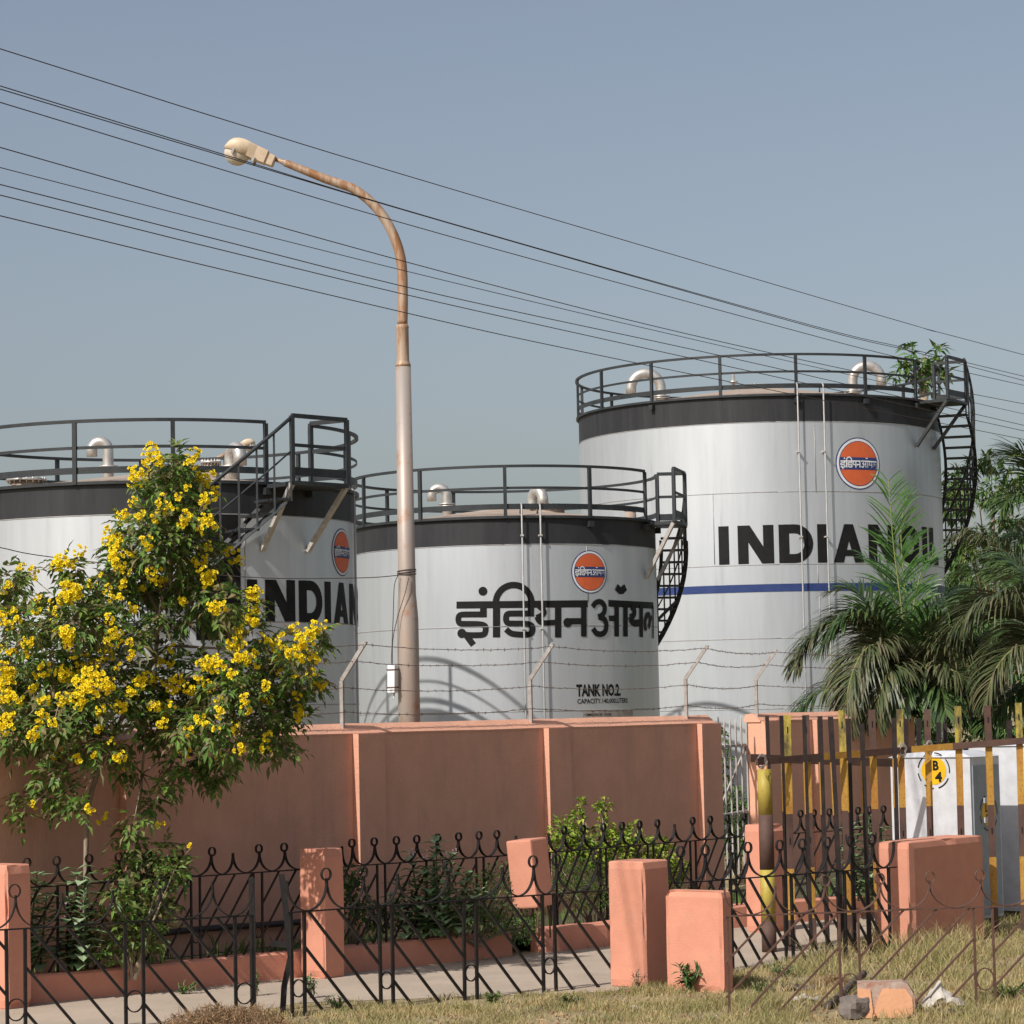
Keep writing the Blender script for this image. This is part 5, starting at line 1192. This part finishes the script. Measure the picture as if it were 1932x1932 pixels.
G2=[gnd(1330,1852),gnd(1560,1806),gnd(1660,1762),gnd(1760,1742),gnd(1900,1724),gnd(2050,1712),gnd(2050,2050),gnd(1330,2050)]
grass('grass',G2,190000,.03,.12,M['grass'],wid=.0035,lean=1.3)
G3=[gnd(1530,1815),gnd(1660,1764),gnd(1760,1744),gnd(1870,1780),gnd(1800,1850),gnd(1560,1860)]
grass('grass',G3,14000,.10,.30,M['grass'],wid=.0035,lean=1.3)
bedp=[V(p.x-.2,p.y+.2,0) for p in bed]+[P1(tw(1350),.02,0),P1(tw(-330),.02,0)]
grass('grass',bedp,50000,.06,.20,M['grassg'],z=.15,wid=.009,lean=.9)
kf=[]
for a,b in zip(PL[:-1],PL[1:]): kf.append(a)
grass('grass',[V(p.x+.0,p.y-.02,0) for p in PL]+[V(p.x+.09,p.y-.10,0) for p in PL[::-1]],9000,.02,.09,M['grassg'],z=.004,clump=.6)
def litter(poly,n):
    m=MB(); xs=[p.x for p in poly]; ys=[p.y for p in poly]
    for _ in range(n):
        x=rnd(min(xs),max(xs)); y=rnd(min(ys),max(ys))
        if not inpoly(x,y,poly): continue
        r=rnd(.006,.022)*(2 if random.random()<.06 else 1); c=V(x,y,r*.4+.004); a=rdir()*r; b=a.orthogonal().normalized()*r*.7; d=a.cross(b).normalized()*r*.5
        n0=len(m.v); m.v+= [tuple(c+q) for q in(a,b,-a,-b,d,-d)]
        for i in range(4): m.face((n0+i,n0+(i+1)%4,n0+4)); m.face((n0+(i+1)%4,n0+i,n0+5))
    tag(m.build('ground_litter',M['straw']),None,None,kind='stuff')
litter([V(-3,21.2,0),V(4.6,21.2,0),V(6.5,30,0),V(4.4,30,0),V(1.2,25.6,0),V(-2.3,23.8,0)],9000)
# ================================================================= LITTER
def strawheap(label,px,py,rx,ry,h,n,mats='straw'):
    c=gnd(px,py); m=MB()
    for _ in range(n):
        a=rnd(0,6.28); r=random.random()**.7; x=c.x+math.cos(a)*r*rx; y=c.y+math.sin(a)*r*ry; z=h*(1-r*r)*rnd(.1,1)*(.55+.9*(noise.noise(V(x*4,y*4,2))*.5+.5))
        d=(rdir()+V(0,0,.35)).normalized()*rnd(.03,.10); s=rdir()*.004; p=V(x,y,max(.0,z)); m.poly([p-s,p+s,p+d])
    tag(m.build('straw_heap',M[mats],None,loc=(c.x,c.y,0)),label,'straw heap')
strawheap('big heap of brown dry straw at the lower left in front of the fence gap',428,1955,.66,.5,.25,11000)
strawheap('small scatter of dry straw behind the rubble block',1575,1862,.25,.25,.10,900)
def rubble(name,label,cat,px,py,dims,mats,z=0,seed=1,rot=.3,jag=.12):
    random.seed(seed); c=gnd(px,py); m=MB(); w,d,h=dims
    bm=bmesh.new(); bmesh.ops.create_cube(bm,size=1); bmesh.ops.subdivide_edges(bm,edges=bm.edges,cuts=3,use_grid_fill=True)
    for v in bm.verts:
        q=v.co.copy(); n=noise.noise(q*2.3+V(seed*3.1,0,0)); r=1-jag*max(0,q.length-.5)*2.2; v.co=q*(r+n*jag)
    R=Matrix.Rotation(rot,3,'Z')
    n0=0
    for v in bm.verts: p=R@V(v.co.x*w,v.co.y*d,(v.co.z+.5)*h); m.v.append((p.x+c.x,p.y+c.y,p.z+z))
    bm.verts.index_update()
    for f in bm.faces: m.face([v.index for v in f.verts],0)
    bm.free(); return tag(m.build(name,M[mats],None,loc=(c.x,c.y,0)),label,cat)
# broken pillar block: peach plastered front with grey brick top
c=gnd(1672,1922); blk=thing('rubble_block','square chunk of peach plastered brickwork lying in the grass at lower right','rubble',(c.x,c.y,0))
u=V(.985,-.12,0).normalized(); v=V(.12,.985,0).normalized(); w,d,h=.235,.19,.30
m=MB(); fr=[(-1,0),(1,.05),(1.03,.6),(.8,.93),(.6,1),(-.98,.98)]
P_=lambda a,b,z:c+u*(a*w)+v*b+V(0,0,z)
F_=[P_(a,0,b*h) for a,b in fr]; B_=[P_(a,.34,b*h*.96) for a,b in fr]
m.poly(F_); m.poly(B_[::-1])
for i in range(6): m.poly([F_[i],F_[(i+1)%6],B_[(i+1)%6],B_[i]])
m.build('brick_core',M['brick'],blk,recalc=True)
m=MB(); pl=[(-.97,.02),(.75,.02),(.95,.18),(.93,.55),(.72,.80),(-.10,.82),(-.34,.42),(-.40,.12),(-.44,.10),(-.52,.80),(-.97,.84)]
A_=[P_(a,-.012,b*h) for a,b in pl]; B2=[P_(a,.004,b*h) for a,b in pl]
m.poly(A_)
for i in range(len(pl)): m.poly([A_[i],A_[(i+1)%len(pl)],B2[(i+1)%len(pl)],B2[i]])
m.build('plaster_face',M['orangepl'],blk,recalc=True)
rubble('rock','brown angular rock leaning against the left side of the rubble block','rock',1615,1922,(.26,.20,.19),'rock',seed=5,rot=.5,jag=.3)
rubble('brick','broken brick lying at the foot of the pink end wall','brick',1706,1812,(.15,.10,.09),'brick',z=.02,seed=3,rot=.7,jag=.1)
def rag(name,label,cat,px,py,w,h,mat,seed):
    random.seed(seed); c=gnd(px,py); m=MB(); n=12
    for i in range(n+1):
        for j in range(n+1):
            x=(i/n-.5)*w*2; y=(j/n-.5)*w; q=V(x*9,y*9,seed); z=max(.004,h*(1-abs(i/n-.5)*1.6)*(1-abs(j/n-.5)*1.4)*(.5+.9*(noise.noise(q)*.5+.5))+.05*noise.noise(q*2.4))
            m.v.append((c.x+x+.05*noise.noise(q*1.7),c.y+y,z))
    for i in range(n):
        for j in range(n):
            a=i*(n+1)+j; m.face((a,a+1,a+n+2,a+n+1),0,False)
    return tag(m.build(name,M[mat],None,loc=(c.x,c.y,0)),label,cat)
rag('plastic_sheet','crumpled dirty white plastic sheet right of the rubble block','plastic sheet',1777,1900,.17,.24,'plastic',4)
rag('plastic_bag','flat pale plastic scrap left of the dark rock','plastic bag',1520,1888,.12,.07,'plastic',9)
rag('cloth_scrap','dark matted cloth strip in the grass left of the rubble block','cloth',1500,1868,.26,.06,'debris',12)
rag('debris_heap','dark heap of debris in front of the plastic sheet','debris',1790,1914,.30,.05,'debris',15)
rag('paper_scrap','small white paper scrap in the grass below the middle fence panel','paper',1198,1905,.04,.03,'plastic',21)
rag('paper_scrap','white paper scrap near the bottom edge, left of the low stub','paper',1340,1923,.06,.03,'plastic',22)
rag('paper_scrap','tiny orange wrapper in the grass in front of the middle fence','wrapper',838,1903,.03,.03,'orange',23)
c0=gnd(1560,1905); c1_=gnd(1630,1862); m=MB(); m.tube(cr([c0+V(0,0,.03),c0.lerp(c1_,.35)+V(0,0,.05),c0.lerp(c1_,.7)+V(0,0,.10),c1_+V(0,0,.12)],4),[.035]*13,7); tag(m.build('charred_branch',M['debris'],None,loc=(c0.x,c0.y,0)),'dark charred branch lying behind the rock','branch')
